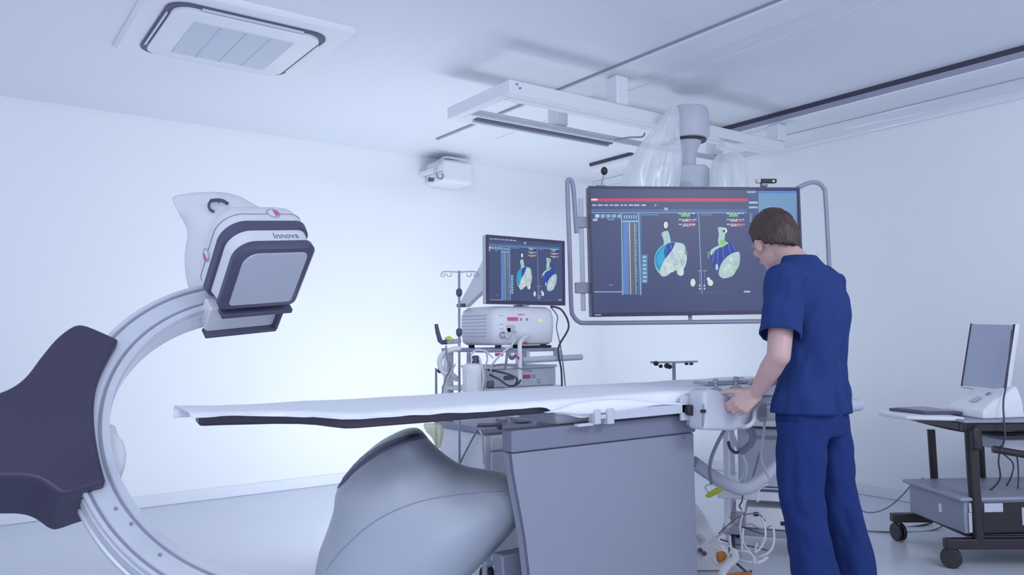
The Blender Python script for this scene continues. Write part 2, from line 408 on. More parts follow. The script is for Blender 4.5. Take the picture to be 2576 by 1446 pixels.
# ================================================================== SCREENS
def drawing(S, mp):
    def poly(pts, c, z): S.append(([mp(*p) for p in pts], c, z))
    def rect(x0, y0, x1, y1, c, z=1): poly([(x0, y0), (x1, y0), (x1, y1), (x0, y1)], c, z)
    def blob(cx, cy, rx, ry, c, z, seed=0, rough=.08, n=28):
        poly([(cx + rx * cos(t) * (1 + rough * noise.noise(Vector((cos(t) * 2 + seed, sin(t) * 2, seed * 1.7)))), cy + ry * sin(t) * (1 + rough * noise.noise(Vector((cos(t) * 2, sin(t) * 2 + seed, seed))))) for t in [2 * pi * i / n for i in range(n)]], c, z)
    def line(x0, y0, x1, y1, w, c, z=2):
        l = math.hypot(x1 - x0, y1 - y0); nx, ny = -(y1 - y0) / l * w / 2, (x1 - x0) / l * w / 2
        poly([(x0 + nx, y0 + ny), (x1 + nx, y1 + ny), (x1 - nx, y1 - ny), (x0 - nx, y0 - ny)], c, z)
    rnd = random.Random(3)
    def words(x0, x1, y, h, c, z=3, gap=.3):
        x = x0
        while x < x1:
            w = rnd.uniform(3, 9); rect(x, y + rnd.uniform(-.6, .6), min(x + w, x1), y + h, c, z); x += w + rnd.uniform(1.2, 4)
    W = (200, 215, 240); LB = (120, 165, 215); DB = (60, 90, 150)
    rect(1487, 526, 1878, 534, (78, 104, 158)); line(1487, 535, 1878, 535, 2, (130, 165, 210))
    for i in range(5): rect(1497 + i * 14, 539, 1508 + i * 14, 547, W if i == 0 else (150, 175, 215), 2); rect(1496 + i * 14, 548, 1506 + i * 14, 550, (110, 140, 190), 2)
    rect(1491, 550, 1503, 556, (170, 190, 225), 2); rect(1528, 551, 1545, 554, (120, 145, 195), 2)
    rect(1495, 537, 1562, 549, (40, 82, 118), 1)
    # sampled signal table
    rect(1563, 536, 1614, 741, (74, 112, 160), 1); rect(1568, 558, 1582, 740, (84, 122, 196), 2); rect(1585, 560, 1595, 740, (96, 104, 110), 2); rect(1597, 560, 1605, 740, (70, 86, 128), 2)
    line(1563, 536, 1567, 742, 2, (160, 190, 225)); line(1606, 536, 1612, 742, 3, (140, 175, 220)); line(1583, 558, 1587, 740, 1.6, (215, 215, 190)); line(1596, 560, 1600, 740, 1.4, (190, 200, 210))
    rect(1565, 555, 1605, 558, (170, 200, 225), 3); rect(1565, 539, 1605, 552, (66, 96, 140), 2)
    for i in range(6): rect(1569 + i * 6, 541, 1572 + i * 6, 550, (165, 190, 215), 3)
    for i in range(44):
        y = 563 + i * 4; rect(1568, y, 1581, y + 1, (120, 160, 220), 3); rect(1598 + i * .05, y, 1598 + rnd.uniform(2, 6), y + 1.4, (190, 205, 225), 3)
        rect(1583 + i * .06, y, 1585 + i * .06, y + 2, (225, 220, 170), 3)
    rect(1614, 640, 1629, 712, (90, 130, 180), 1)
    for i in range(7): rect(1617, 644 + i * 10, 1624 + rnd.uniform(0, 4), 649 + i * 10, (165, 195, 225), 2)
    line(1495, 734, 1566, 734, 3, (150, 165, 205)); rect(1532, 715, 1542, 718, (120, 130, 175), 2)
    line(1757, 536, 1766, 740, 1.8, (150, 180, 215))
    rect(1614, 538, 1658, 542, (90, 130, 165), 2); rect(1764, 538, 1790, 542, (95, 120, 165), 2)
    for ox in (0, 121):
        rect(1713 + ox, 538, 1736 + ox, 545, (110, 190, 90), 3); rect(1734 + ox, 538, 1750 + ox, 545, (30, 60, 165), 3); words(1706 + ox, 1750 + ox, 536, 2.2, W)
        for yy in (551, 563):
            words(1707 + ox, 1752 + ox, yy, 2.4, W); rect(1722 + ox, yy + 3, 1748 + ox, yy + 6.5, (205, 80, 110), 3); rect(1716 + ox, yy + 3.5, 1733 + ox, yy + 6, (215, 190, 205), 4)
    # left organ model
    blob(1675, 566, 8, 13, (45, 60, 72), 2, 1); blob(1675, 566, 5.2, 8.5, (238, 244, 240), 3, 2); line(1675, 560, 1676, 571, 1.2, (120, 130, 120), 4)
    poly([(1666, 584), (1673, 581), (1680, 580), (1684, 590), (1688, 608), (1692, 618), (1684, 624), (1668, 622), (1670, 606), (1664, 590)], (160, 205, 205), 2)
    line(1671, 584, 1675, 612, 1.6, (210, 232, 228), 3); line(1679, 583, 1684, 612, 1.6, (205, 230, 226), 3)
    poly(smooth2([(1668, 616), (1690, 609), (1706, 610), (1722, 616), (1728, 640), (1722, 668), (1716, 680), (1690, 682), (1668, 692), (1652, 680), (1646, 655), (1652, 632)]), (120, 200, 196), 2)
    poly(smooth2([(1664, 622), (1678, 616), (1690, 618), (1682, 640), (1670, 660), (1660, 680), (1650, 668), (1648, 648), (1653, 634)]), (28, 150, 205), 3)
    poly(smooth2([(1656, 640), (1672, 624), (1676, 640), (1664, 664), (1654, 664)]), (40, 170, 215), 4)
    poly(smooth2([(1676, 616), (1690, 610), (1701, 613), (1697, 626), (1684, 642), (1674, 648), (1670, 636)]), (24, 56, 165), 4)
    line(1673, 620, 1680, 634, 1.2, (110, 170, 215), 5); line(1686, 614, 1690, 626, 1.2, (130, 180, 220), 5)
    poly(smooth2([(1700, 611), (1716, 613), (1722, 624), (1722, 636), (1728, 648), (1724, 668), (1720, 676), (1719, 690), (1711, 694), (1703, 688), (1702, 678), (1690, 684), (1676, 694), (1664, 694), (1660, 680), (1670, 656), (1682, 640), (1692, 626)]), (196, 216, 220), 5)
    for k in range(26):
        t = rnd.uniform(0, 2 * pi); r = rnd.uniform(0, 1) ** .5; x = 1694 + 26 * r * cos(t) * .9 + (r * sin(t)) * -8; y = 658 + 30 * r * sin(t)
        if x - 1660 > (690 - y) * .55: g = rnd.choice(((214, 229, 230), (182, 204, 212), (205, 222, 224), (170, 194, 204))); blob(x, y, rnd.uniform(3, 8), rnd.uniform(4, 9), g, 6, k, .25, 14)
    poly([(1712, 674), (1719, 672), (1720, 688), (1714, 694), (1707, 690)], (214, 228, 230), 7)
    line(1724, 626, 1730, 634, 2.2, (150, 30, 120), 6); line(1722, 632, 1726, 640, 2, (170, 30, 110), 6); line(1729, 634, 1733, 641, 1.6, (190, 50, 120), 6)
    blob(1743, 711, 6, 10, (222, 232, 226), 3, 5, .15); blob(1787, 711, 7, 8, (222, 232, 226), 3, 6, .15); blob(1782, 702, 4, 5, (222, 232, 226), 3, 7)
    # right organ model
    poly(smooth2([(1806, 574), (1812, 571), (1822, 574), (1824, 590), (1823, 606), (1832, 611), (1812, 622), (1806, 606), (1808, 590)]), (165, 210, 205), 3)
    blob(1823, 580, 6, 7, (225, 240, 236), 4, 8); blob(1821, 581, 3.4, 4.4, (60, 90, 110), 5, 9); blob(1818, 610, 8, 7, (140, 205, 110), 5, 10)
    poly(smooth2([(1796, 622), (1814, 613), (1836, 609), (1848, 614), (1853, 634), (1836, 652), (1818, 672), (1808, 684), (1796, 672), (1788, 652), (1787, 636)]), (26, 54, 160), 2)
    for l in ((1798, 628, 1792, 660), (1806, 622, 1804, 668), (1818, 618, 1820, 650), (1832, 614, 1838, 640), (1842, 612, 1850, 630)): line(*l, 1.1, (120, 160, 215), 3)
    poly(smooth2([(1786, 634), (1794, 624), (1812, 616), (1814, 620), (1798, 630), (1790, 642)]), (170, 214, 210), 4)
    poly(smooth2([(1808, 690), (1812, 668), (1824, 650), (1840, 638), (1856, 633), (1861, 640), (1860, 664), (1852, 680), (1842, 694), (1820, 700)]), (180, 208, 210), 4)
    for k in range(16):
        x = rnd.uniform(1820, 1854); y = rnd.uniform(648, 690)
        if (x - 1808) > (690 - y) * .8 and x - y < 1204: blob(x, y, rnd.uniform(3, 6), rnd.uniform(4, 8), rnd.choice(((196, 220, 220), (166, 196, 202), (206, 226, 224))), 5, k + 30, .2, 14)
    blob(1803, 672, 3.4, 8, (190, 214, 216), 5, 20)
    for y in range(634, 650, 4): rect(1780, y, 1784, y + 2, (190, 200, 70), 5)
    for x in (1760, 1772): line(x, 682, x + 1, 730, 1, (130, 165, 205), 3); line(x - 4, 681, x + 5, 681, 2, (150, 180, 215), 3); rect(x - 2, 716, x + 2, 720, (190, 215, 240), 4); rect(x - 2, 724, x + 2, 728, (190, 215, 240), 4)
    rect(1871, 731, 1887, 736, (170, 180, 210), 3)
    line(1750, 736, 1840, 735, 1, (96, 104, 148), 2)
def smooth2(pts, n=5):
    return [(p.x, p.y) for p in catmull([Vector((a, b, 0)) for a, b in pts], n, True)]
def lin(c):
    f = lambda x: x / 12.92 if x <= .04045 else ((x + .055) / 1.055) ** 2.4
    return tuple(f(v / 255) for v in c)
def build_screen(name, S, base, base_c, nrm, parent, gain):
    me = bpy.data.meshes.new(name); bm = bmesh.new(); lay = bm.loops.layers.float_color.new('Col'); org = Vector(parent['_o'])
    def face(pts, c, z):
        tri = tessellate_polygon([pts]); vs = [bm.verts.new(p + nrm * (z * .00025) - org) for p in pts]
        for t in tri:
            try: f = bm.faces.new([vs[i] for i in t])
            except ValueError: continue
            f.normal_update()
            if f.normal @ nrm < 0: f.normal_flip()
            for l in f.loops: l[lay] = (*[v * gain for v in lin(c)], 1)
    face(base, base_c, 0)
    for pts, c, z in S: face(pts, c, z)
    bm.to_mesh(me); bm.free(); me.materials.append(M_SCREEN)
    o = bpy.data.objects.new(name, me); COL.objects.link(o); o.parent = parent; o['_o'] = tuple(org)
    return o
BG = (66, 78, 122)  # emitted screen background, with the room's reflected haze put into the colour

# ---- large monitor
TL, TR, BL, BR = at(1478, 468, 4.26), at(2012, 472, 4.42), at(1490, 797, 4.26), at(2022, 788, 4.42)
tc = (TL + TR + BL + BR) / 4
ex = (TR - TL + BR - BL).normalized(); ey = (TL - BL + TR - BR); ey = (ey - ex * (ey @ ex)).normalized(); en = ex.cross(ey)
if en @ DY > 0: en = -en
hw = ((TR - TL).length + (BR - BL).length) / 4; hh = ((TL - BL).length + (TR - BR).length) / 4
tv = thing('large_monitor', 'large wide wall-sized monitor with grey tube rail hanging above the table beside the man', 'monitor', tc - ey * (hh + .05))
TAX = (ex, ey, en)
MB().box(tc - en * .035, (2 * hw, 2 * hh, .062), TAX).build('casing', M_BAND, tv, bevel=.006)
bz = MB(); b1, b2 = .012, .020
for (cx_, cy_, w_, h_) in ((0, hh - b1 / 2, 2 * hw, b1), (0, -hh + b2 / 2, 2 * hw, b2), (-hw + b1 / 2, 0, b1, 2 * hh - b1 - b2), (hw - b1 / 2, 0, b1, 2 * hh - b1 - b2)):
    bz.box(tc + ex * cx_ + ey * (cy_ if w_ > .5 else (b2 - b1) / 2) + en * .001, (w_, h_, .012), TAX)
bez = bz.build('bezel', M_DARK, tv)
MB().box(tc + ex * (-hw + .035) + ey * (-hh + .010) + en * .0075, (.034, .006, .001), TAX).build('maker_mark', M_GREY, bez)
def onscr(px, py): return on_plane(px, py, tc + en * .0006, en)
S = []
drawing(S, onscr)
def R2(x0, y0, x1, y1, c, z): S.append(([onscr(x0, y0), onscr(x1, y0), onscr(x1, y1), onscr(x0, y1)], c, z))
R2(1487, 499, 1880, 507, (205, 58, 96), 2); R2(1487, 500, 1503, 504, (245, 235, 245), 3); R2(1487, 508, 1878, 511, (60, 84, 130), 1)
rn = random.Random(11)
x = 1490
while x < 1624:
    w = rn.uniform(6, 14); R2(x, 514, x + w, 518, (185, 195, 220), 2); x += w + rn.uniform(2, 5)
R2(1647, 514, 1651, 518, (180, 190, 220), 2); R2(1671, 522, 1680, 529, (160, 185, 215), 3)
R2(1880, 478, 1907, 540, (62, 88, 138), 1); R2(1879, 481, 1901, 485, (150, 190, 225), 2); R2(1884, 507, 1906, 512, (175, 200, 225), 2); R2(1884, 519, 1906, 524, (160, 185, 215), 2); R2(1885, 536, 1892, 560, (96, 124, 172), 2); R2(1885, 586, 1890, 592, (210, 225, 240), 2)
R2(1908, 480, 2004, 640, (112, 152, 196), 1); R2(1908, 480, 2004, 486, (70, 130, 205), 2); R2(1902, 475, 2008, 480, (16, 40, 110), 2)
base = [tc + ex * (sx * (hw - .012)) + ey * (sy * hh - (.012 if sy > 0 else -.020)) + en * .0005 for sx, sy in ((-1, 1), (1, 1), (1, -1), (-1, -1))]
build_screen('screen', S, base, BG, en, tv, .85)
# tube rail around it
def tvp(px, py, off=.0): return on_plane(px, py, tc - en * off, en)
rail = [tvp(1453, 585), tvp(1446, 480), tvp(1440, 452), tvp(1431, 452), tvp(1430, 480), tvp(1436, 640), tvp(1440, 770), tvp(1446, 795), tvp(1460, 809), tvp(1485, 812), tvp(1650, 811), tvp(1900, 808), tvp(2060, 806), tvp(2084, 800), tvp(2098, 775), tvp(2094, 690), tvp(2084, 500), tvp(2078, 470), tvp(2062, 457), tvp(2040, 458), tvp(2012, 471)]
MB().tube([p - en * .03 for p in rail], .0125, 12, smooth=6).build('tube_rail', M_TUBE, tv)
for (y0, y1) in ((545, 574), (708, 740)):
    p0, p1 = tvp(1446, (y0 + y1) / 2, .03), tvp(1486, (y0 + y1) / 2, .03)
    MB().box((p0 + p1) / 2, ((p1 - p0).length, .06, .02), TAX).build('rail_bracket', M_TUBE, tv, bevel=.004)
MB().box(tvp(1736, 800, .03), (.02, .045, .015), TAX).build('rail_bracket', M_TUBE, tv, bevel=.003)
MB().box(tvp(1464, 640, .04), (.025, .62, .015), TAX).build('rear_strut', M_GREY, tv, bevel=.003)
MB().box(tc + ey * .12 - en * .10, (.42, .42, .07), TAX).build('rear_bracket', M_GREY, tv, bevel=.01)
mc = thing('microphone', 'small black ball microphone on a thin stem at the left end of the large monitor', 'microphone', tvp(1514, 467, .02))
MB().ell(tvp(1520, 430, .02), (.019, .019, .023)).build('windscreen', M_BLACK, mc)
MB().tube([tvp(1519, 440, .02), tvp(1515, 456, .02), tvp(1513, 468, .02)], .003, 8, smooth=4).build('stem', M_MID, mc)
MB().box(tvp(1512, 464, .035), (.05, .018, .03), TAX).build('clip', M_GREY, mc)
se = thing('sensor_bar', 'small black sensor bar with green light on top of the large monitor', 'sensor', tvp(1928, 469, .02))
MB().box(tvp(1932, 455.5, .02), (.092, .023, .03), TAX).build('housing', M_BLACK, se, bevel=.003)
MB().box(tvp(1907, 455.5, .022), (.024, .022, .026), TAX).build('end_cap', M_GREY, se, bevel=.003)
MB().box(tvp(1946, 455.5, .003), (.010, .010, .002), TAX).build('light', M_LED, se)
MB().box(tvp(1922, 465, .03), (.035, .02, .03), TAX).build('foot', M_MID, se)

# ================================================================== C-ARM
m_ = cv(.477, -.646, .596); m_.normalize()
a_ = cv(-.804, -.594, 0); a_ = (a_ - m_ * (a_ @ m_)).normalized(); b_ = a_.cross(m_)
if b_.z < 0: b_ = -b_
O_ = cw(-.942, 3.176, .812)
R1, R2_, W2 = .616, .741, .066
carm = thing('c_arm', 'white x-ray C-arm with dark carriage, square detector head and bulbous tube housing', 'x-ray machine', cw(-1.3, 2.9, 0))
prof = [(.616, .066), (.640, .066), (.644, .058), (.652, .058), (.656, .064), (.712, .064), (.716, .058), (.724, .058), (.728, .066), (.741, .066),
        (.741, .048), (.730, .044), (.730, .026), (.739, .022), (.739, -.022), (.730, -.026), (.730, -.044), (.741, -.048), (.741, -.066), (.616, -.066), (.616, -.03), (.612, -.026), (.612, .026), (.616, .03)]
rings = []
for i in range(151):
    t = radians(92 - (92 + 128) * i / 150); rd = a_ * cos(t) + b_ * sin(t)
    rings.append([O_ + rd * r + m_ * o for r, o in prof])
MB().loft(rings).build('c_arc', M_ALU, carm, ang=25)
for ra_, rb2, oo in ((.6445, .6515, .0588), (.7165, .7235, .0588)):
    gs = MB(); rr_ = []
    for i in range(121):
        t = radians(90 - 216 * i / 120); rd = a_ * cos(t) + b_ * sin(t); rr_.append([O_ + rd * ra_ + m_ * oo, O_ + rd * rb2 + m_ * oo])
    gs.loft(rr_, cap=False, close=False); gs.build('groove_strip', M_TUBE, carm, solid=.0012)
for o1, o2 in ((.026, .044), (-.044, -.026)):
    gs = MB(); rr_ = []
    for i in range(121):
        t = radians(90 - 216 * i / 120); rd = a_ * cos(t) + b_ * sin(t); rr_.append([O_ + rd * .7308 + m_ * o1, O_ + rd * .7308 + m_ * o2])
    gs.loft(rr_, cap=False, close=False); gs.build('roller_track', M_STEEL, carm, solid=.0012)
for q in ((291, 1280), (402, 1396), (330, 1318)):
    p = on_plane(*q, O_ + m_ * .064, m_); MB().cyl(p, p + m_ * .004, .006, 10).build('bolt', M_MID, carm)
rg = lambda x, y, o: on_plane(x, y, O_ + m_ * o, m_)
cpx = [(-140, 1010), (-40, 992), (0, 985), (40, 966), (70, 940), (100, 900), (140, 852), (178, 822), (205, 815), (240, 826), (300, 853), (285, 878), (262, 922), (246, 965), (238, 1010), (238, 1060), (244, 1110), (254, 1160), (268, 1212), (215, 1226), (170, 1240), (145, 1236), (110, 1212), (70, 1199), (0, 1197), (-140, 1200)]
car = MB().prism(catmull([rg(x, y, .105) for x, y in cpx[:6]], 3)[:-1] + catmull([rg(x, y, .105) for x, y in cpx[5:11]], 4) + catmull([rg(x, y, .105) for x, y in cpx[11:19]], 3)[:-1] + catmull([rg(x, y, .105) for x, y in cpx[18:]], 4), -m_ * .265).build('carriage', M_DARK, carm, bevel=.014, seg=3)
c0 = rg(-130, 1105, -.03)
la = MB()
la.loft([[c + e1 * x + e2 * y for x, y in ((-.1, -.1), (.1, -.1), (.1, .1), (-.1, .1))] for c, e1, e2 in
         ((c0 + cv(.04, 0, 0), b_, m_), (cw(-2.0, 2.72, .9), ZZ, DY), (cw(-2.12, 2.75, .72), (ZZ + RX * -1).normalized(), DY), (cw(-2.16, 2.78, .5), -RX, DY), (cw(-2.16, 2.8, .05), -RX, DY))])
la.build('l_arm', M_DARK, carm, bevel=.02)
MB().box(cw(-2.16, 2.8, .025), (.5, .5, .05), (RX, DY, ZZ)).build('floor_plate', M_GREY, carm, bevel=.01)
# white bumper on the inner side of the arc
bp = [(262, 1062), (292, 1066), (297, 1088), (312, 1108), (320, 1135), (316, 1170), (306, 1196), (276, 1196), (262, 1150)]
MB().prism([rg(x, y, -.01) for x, y in bp], -m_ * .11).build('bumper', M_WHITE2, carm, bevel=.012)
# detector head
n_ = cv(.535, -.472, -.70).normalized(); e1 = cv(.726, .680, .094); e1 = (e1 - n_ * (e1 @ n_)).normalized(); e2 = n_.cross(e1)
if e2.z < 0: e2 = -e2                                  # e2 = upper edge direction
Dc = at(675, 698, 3.22)
def dl(s, h, rad, ox=0, oy=0): return rrect(Dc - n_ * s + e1 * ox + e2 * oy, e1, e2, h, h, rad, 10)
rT = (.085, .05, .03, .03)
hd = MB().loft([dl(.03, .162, (.08, .05, .03, .03)), dl(.10, .172, (.09, .055, .035, .035))]).build('detector_body', M_WHITE2, carm)
ff = MB().loft([dl(.000, .164, (.08, .045, .025, .025)), dl(-.006, .158, (.078, .042, .022, .022))][::-1] + [dl(.006, .172, rT), dl(.030, .172, rT), dl(.034, .166, rT)]).build('face_frame', M_BAND, carm)
MB().loft([dl(-.0105, .136, (.06, .03, .015, .015)), dl(-.005, .138, (.06, .03, .015, .015))]).build('detector_face', M_GREY, ff)
MB().loft([dl(.096, .176, (.095, .06, .04, .04)), dl(.102, .184, (.10, .065, .04, .04)), dl(.138, .188, (.10, .065, .04, .04)), dl(.144, .182, (.10, .065, .04, .04))]).build('rubber_band', M_BAND, carm)
up = MB().loft([dl(.143, .182, (.10, .065, .04, .04)), dl(.19, .184, (.10, .065, .05, .05)), dl(.235, .178, (.10, .07, .06, .06)), dl(.265, .16, (.09, .07, .06, .06)), dl(.28, .125, (.08, .06, .05, .05)), dl(.284, .08, (.06, .05, .04, .04))]).build('detector_housing', M_WHITE2, carm, ang=60)
MB().tube(dl(.186, .1845, (.10, .065, .05, .05)), .0022, 6, closed=True).build('housing_seam', M_MID, up)
# round marks: white disc, half of it pink
for c, nx_, tx in ((Dc - n_ * .188 + e1 * .045 + e2 * .184, e2, e1), (Dc - n_ * .188 - e1 * .184 - e2 * .03, -e1, -e2)):
    f3 = (tx, n_, nx_)
    MB().lathe([(.027, 0), (.027, .003), (.02, .0045)], c, f3).build('badge', M_WHITE, up)
    MB().torus(c + nx_ * .004, .026, .0016, (tx, n_), 28, 6).build('badge_ring', M_MID, up)
    pm = MB(); pts = [c + nx_ * .006 + tx * (.004 + .017 * abs(cos(q)) ** .7) + n_ * (.019 * sin(q)) for q in [-pi / 2 + pi * i / 12 for i in range(13)]]
    pm.prism(pts, nx_ * .001).build('badge_mark', M_PINK, up)
# lettering on the detector
def text_on(txt, c, tx, ty, tn, size, m, parent, name='lettering'):
    cu = bpy.data.curves.new(name, 'FONT'); cu.body = txt; cu.size = size; cu.extrude = .0006; cu.align_x = 'CENTER'; cu.align_y = 'CENTER'
    tmp = bpy.data.objects.new(name, cu); COL.objects.link(tmp)
    bpy.context.view_layer.update()
    me = bpy.data.meshes.new_from_object(tmp.evaluated_get(bpy.context.evaluated_depsgraph_get())); bpy.data.objects.remove(tmp)
    me.transform(Matrix((( tx.x, ty.x, tn.x, c.x), (tx.y, ty.y, tn.y, c.y), (tx.z, ty.z, tn.z, c.z), (0, 0, 0, 1))))
    me.transform(Matrix.Translation(-Vector(parent['_o']))); me.materials.clear(); me.materials.append(m)
    o = bpy.data.objects.new(name, me); COL.objects.link(o); o.parent = parent; o['_o'] = parent['_o']; return o
M_LETTER = mat('letter_grey', (.19, .21, .31), .5)
tn = (e2 + n_ * .143).normalized()
text_on('Innova', Dc - n_ * .064 + e1 * .055 + e2 * .1680, e1, (e2 * .143 - n_).normalized(), tn, .042, M_LETTER, hd)
# lower tray with dark edges
MB().box(Dc - n_ * .02 - e2 * .205 + e1 * .012, (.315, .022, .05), (e1, e2, n_)).build('tray_rail', M_BAND, carm, bevel=.004)
tr = MB().loft([rrect(Dc - n_ * .05 - e2 * .275 - e1 * .015, e1, e2, .160, .068, (.01, .01, .03, .03)), rrect(Dc - n_ * .12 - e2 * .275 - e1 * .015, e1, e2, .160, .068, (.01, .01, .03, .03))]).build('tray', M_WHITE2, carm, bevel=.005)
MB().box(Dc - n_ * .045 - e2 * .342 - e1 * .015, (.32, .016, .05), (e1, e2, n_)).build('tray_edge', M_BAND, tr, bevel=.004)
MB().box(Dc - n_ * .045 - e2 * .275 + e1 * .140, (.016, .13, .05), (e1, e2, n_)).build('tray_edge', M_BAND, tr, bevel=.004)
# lift housing behind the detector
lp = [(440, 500), (470, 489), (520, 484), (575, 486), (625, 505), (690, 560), (690, 700), (610, 800), (520, 770), (480, 725), (470, 650), (476, 585), (455, 540)]
lmb, _ = puff(catmull([at(x, y, 3.55) for x, y in lp], 6, True), DY, .11, .09)
lift = lmb.build('lift_housing', M_WHITE, carm)
MB().torus(at(540, 517, 3.43), .026, .006, (RX, ZZ), 24, 8, (.6, 4.6)).build('cable_loop', M_BAND, lift)
MB().tube([at(530, 505, 3.43), at(546, 503, 3.42), at(560, 505, 3.41), at(572, 512, 3.40)], .008, 8, smooth=4).build('cable_loop', M_BAND, lift)
# tube housing
tp = [(1034, 1076), (1000, 1086), (950, 1114), (900, 1158), (866, 1198), (848, 1236), (842, 1280), (826, 1330), (806, 1385), (796, 1446), (800, 1500), (840, 1540), (930, 1552), (1040, 1538), (1120, 1500), (1190, 1438), (1240, 1388), (1290, 1332), (1317, 1288), (1317, 1248), (1300, 1212), (1268, 1192), (1225, 1183), (1165, 1171), (1122, 1146), (1084, 1112), (1058, 1082)]
poly = catmull([at(x, y, 2.95) for x, y in tp], 6, True)
tmb, _ = puff(poly, -DY, .22, .21, back=.18)
th = tmb.build('tube_housing', M_SHELL, carm, ang=80)
bvh = BVHTree.FromPolygons([tuple(p) for p in tmb.v], tmb.f)
def hit(px, py, off=.001):
    r = ray(px, py).normalized(); h = bvh.ray_cast(EYE, r)
    return h[0] - r * off if h[0] else None
up_ = catmull([Vector(p) for p in ((846, 1217, 0), (868, 1188, 0), (893, 1162, 0), (950, 1124, 0), (1007, 1101, 0), (1061, 1089, 0))], 6)
dn_ = catmull([Vector(p) for p in ((849, 1229, 0), (870, 1208, 0), (895, 1182, 0), (950, 1143, 0), (1007, 1117, 0), (1074, 1101, 0))], 6)
ra, rb_ = [], []
for p, q in zip(up_, dn_):
    def near_hit(x, y):
        for k in range(24):
            h = hit(x + 1.5 * k, y + .8 * k, .0045)
            if h: return h
    a, b = near_hit(p.x, p.y), near_hit(q.x, q.y); c_ = near_hit((p.x + q.x) / 2, (p.y + q.y) / 2)
    if a and b and c_: ra.append(a); rb_.append((c_, b))
st = MB(); st.loft([ra, [x[0] for x in rb_], [x[1] for x in rb_]], cap=False, close=False)
st.build('dark_stripe', M_STRIPE, th, solid=.004)
sm = [hit(x, y) for x, y in ((822, 1432), (845, 1400), (880, 1364), (920, 1328), (970, 1296), (1030, 1270), (1090, 1254), (1150, 1246), (1210, 1240), (1260, 1237), (1298, 1234))]
MB().tube([p for p in sm if p], .002, 6, smooth=5).build('cover_seam', M_TUBE, th)

# ================================================================== PATIENT TABLE
tb = thing('patient_table', 'long x-ray patient table on a grey pedestal, dark tabletop with narrow head end', 'table', (2.0, 2.4, 0))
top = [(.64, 2.52), (.66, 2.64), (3.40, 2.65), (3.44, 2.62), (3.44, 2.18), (3.40, 2.15), (.99, 2.15), (.955, 2.17), (.94, 2.23), (.925, 2.31), (.895, 2.37), (.84, 2.42), (.70, 2.49), (.655, 2.505)]
MB().prism([(u, v, .930) for u, v in top], (0, 0, .036)).build('tabletop', M_CARBON, tb, bevel=.008, seg=3)
ped = [(1.548, .806), (2.452, .806), (2.459, .25), (2.459, .01), (1.645, .01), (1.640, .20), (1.630, .32), (1.618, .42), (1.604, .52), (1.588, .60), (1.572, .67), (1.558, .74)]
MB().prism([(u, 2.15, z) for u, z in ped], (0, .05, 0)).build('front_panel', M_PANEL, tb, bevel=.006, seg=3)
MB().tube([(u - .003, 2.152, z) for u, z in ped[4:] + [ped[0]]], .004, 6).build('panel_edge', M_BAND, tb)
MB().span((1.545, 2.14, .809), (2.453, 2.20, .882)).build('collar', M_COLLAR, tb, bevel=.006)
MB().span((1.98, 2.205, .02), (2.44, 2.58, .882)).build('column', M_PANEL, tb, bevel=.01)
MB().prism([(1.62, 2.26, 0), (1.62, 2.32, 0), (1.585, 2.32, .44), (1.585, 2.26, .44)], (.12, 0, 0)).build('foot', M_COLLAR, tb, bevel=.006)
MB().span((1.76, 2.17, .8825), (3.40, 2.40, .9295)).build('slide_carriage', M_GREY, tb, bevel=.01)
MB().tube([(2.9, 2.16, .845), (3.60, 2.16, .845), (3.645, 2.20, .845), (3.645, 2.58, .845), (3.60, 2.62, .845), (2.9, 2.62, .845)], .030, 14, smooth=3).build('end_bumper', M_GREY, tb)
for u in (2.95, 3.5): MB().span((u - .03, 2.15, .85), (u + .03, 2.63, .885)).build('bumper_bracket', M_GREY, tb)
# accessory rail with clamps
MB().span((1.93, 2.098, .893), (2.45, 2.115, .928)).build('accessory_rail', M_GREY, tb, bevel=.003)
for u in (1.99, 2.30, 2.42): MB().span((u - .02, 2.115, .900), (u + .02, 2.18, .920)).build('rail_spacer', M_ALU, tb)
cl = MB(); cl.span((1.872, 2.09, .883), (1.90, 2.13, .935)); cl.span((1.90, 2.095, .900), (1.93, 2.125, .916)); cl.span((1.93, 2.088, .880), (1.962, 2.13, .935))
cl.build('rail_clamp', M_CONS, tb, bevel=.003)
MB().span((1.80, 2.10, .880), (1.875, 2.12, .889)).build('clamp_tongue', M_CONS, tb)
for (u, z) in ((2.03, .905), (2.045, .908), (2.12, .912)): MB().span((u, 2.0965, z), (u + .010, 2.0985, z + .012)).build('rail_label', M_GREY, tb)
kb = on_v(1742, 1032, 2.075); MB().cyl(kb, kb + VY * .045, .021, 24).build('clamp_knob', M_BLACK, tb, bevel=.004)
MB().span((kb.x - .035, 2.098, kb.z - .04), (kb.x + .035, 2.112, kb.z + .055)).build('clamp_plate', M_CONS, tb, bevel=.004)
MB().box(on_v(1720, 1100, 2.149), (.02, .001, .012)).build('panel_mark', M_COLLAR, tb)

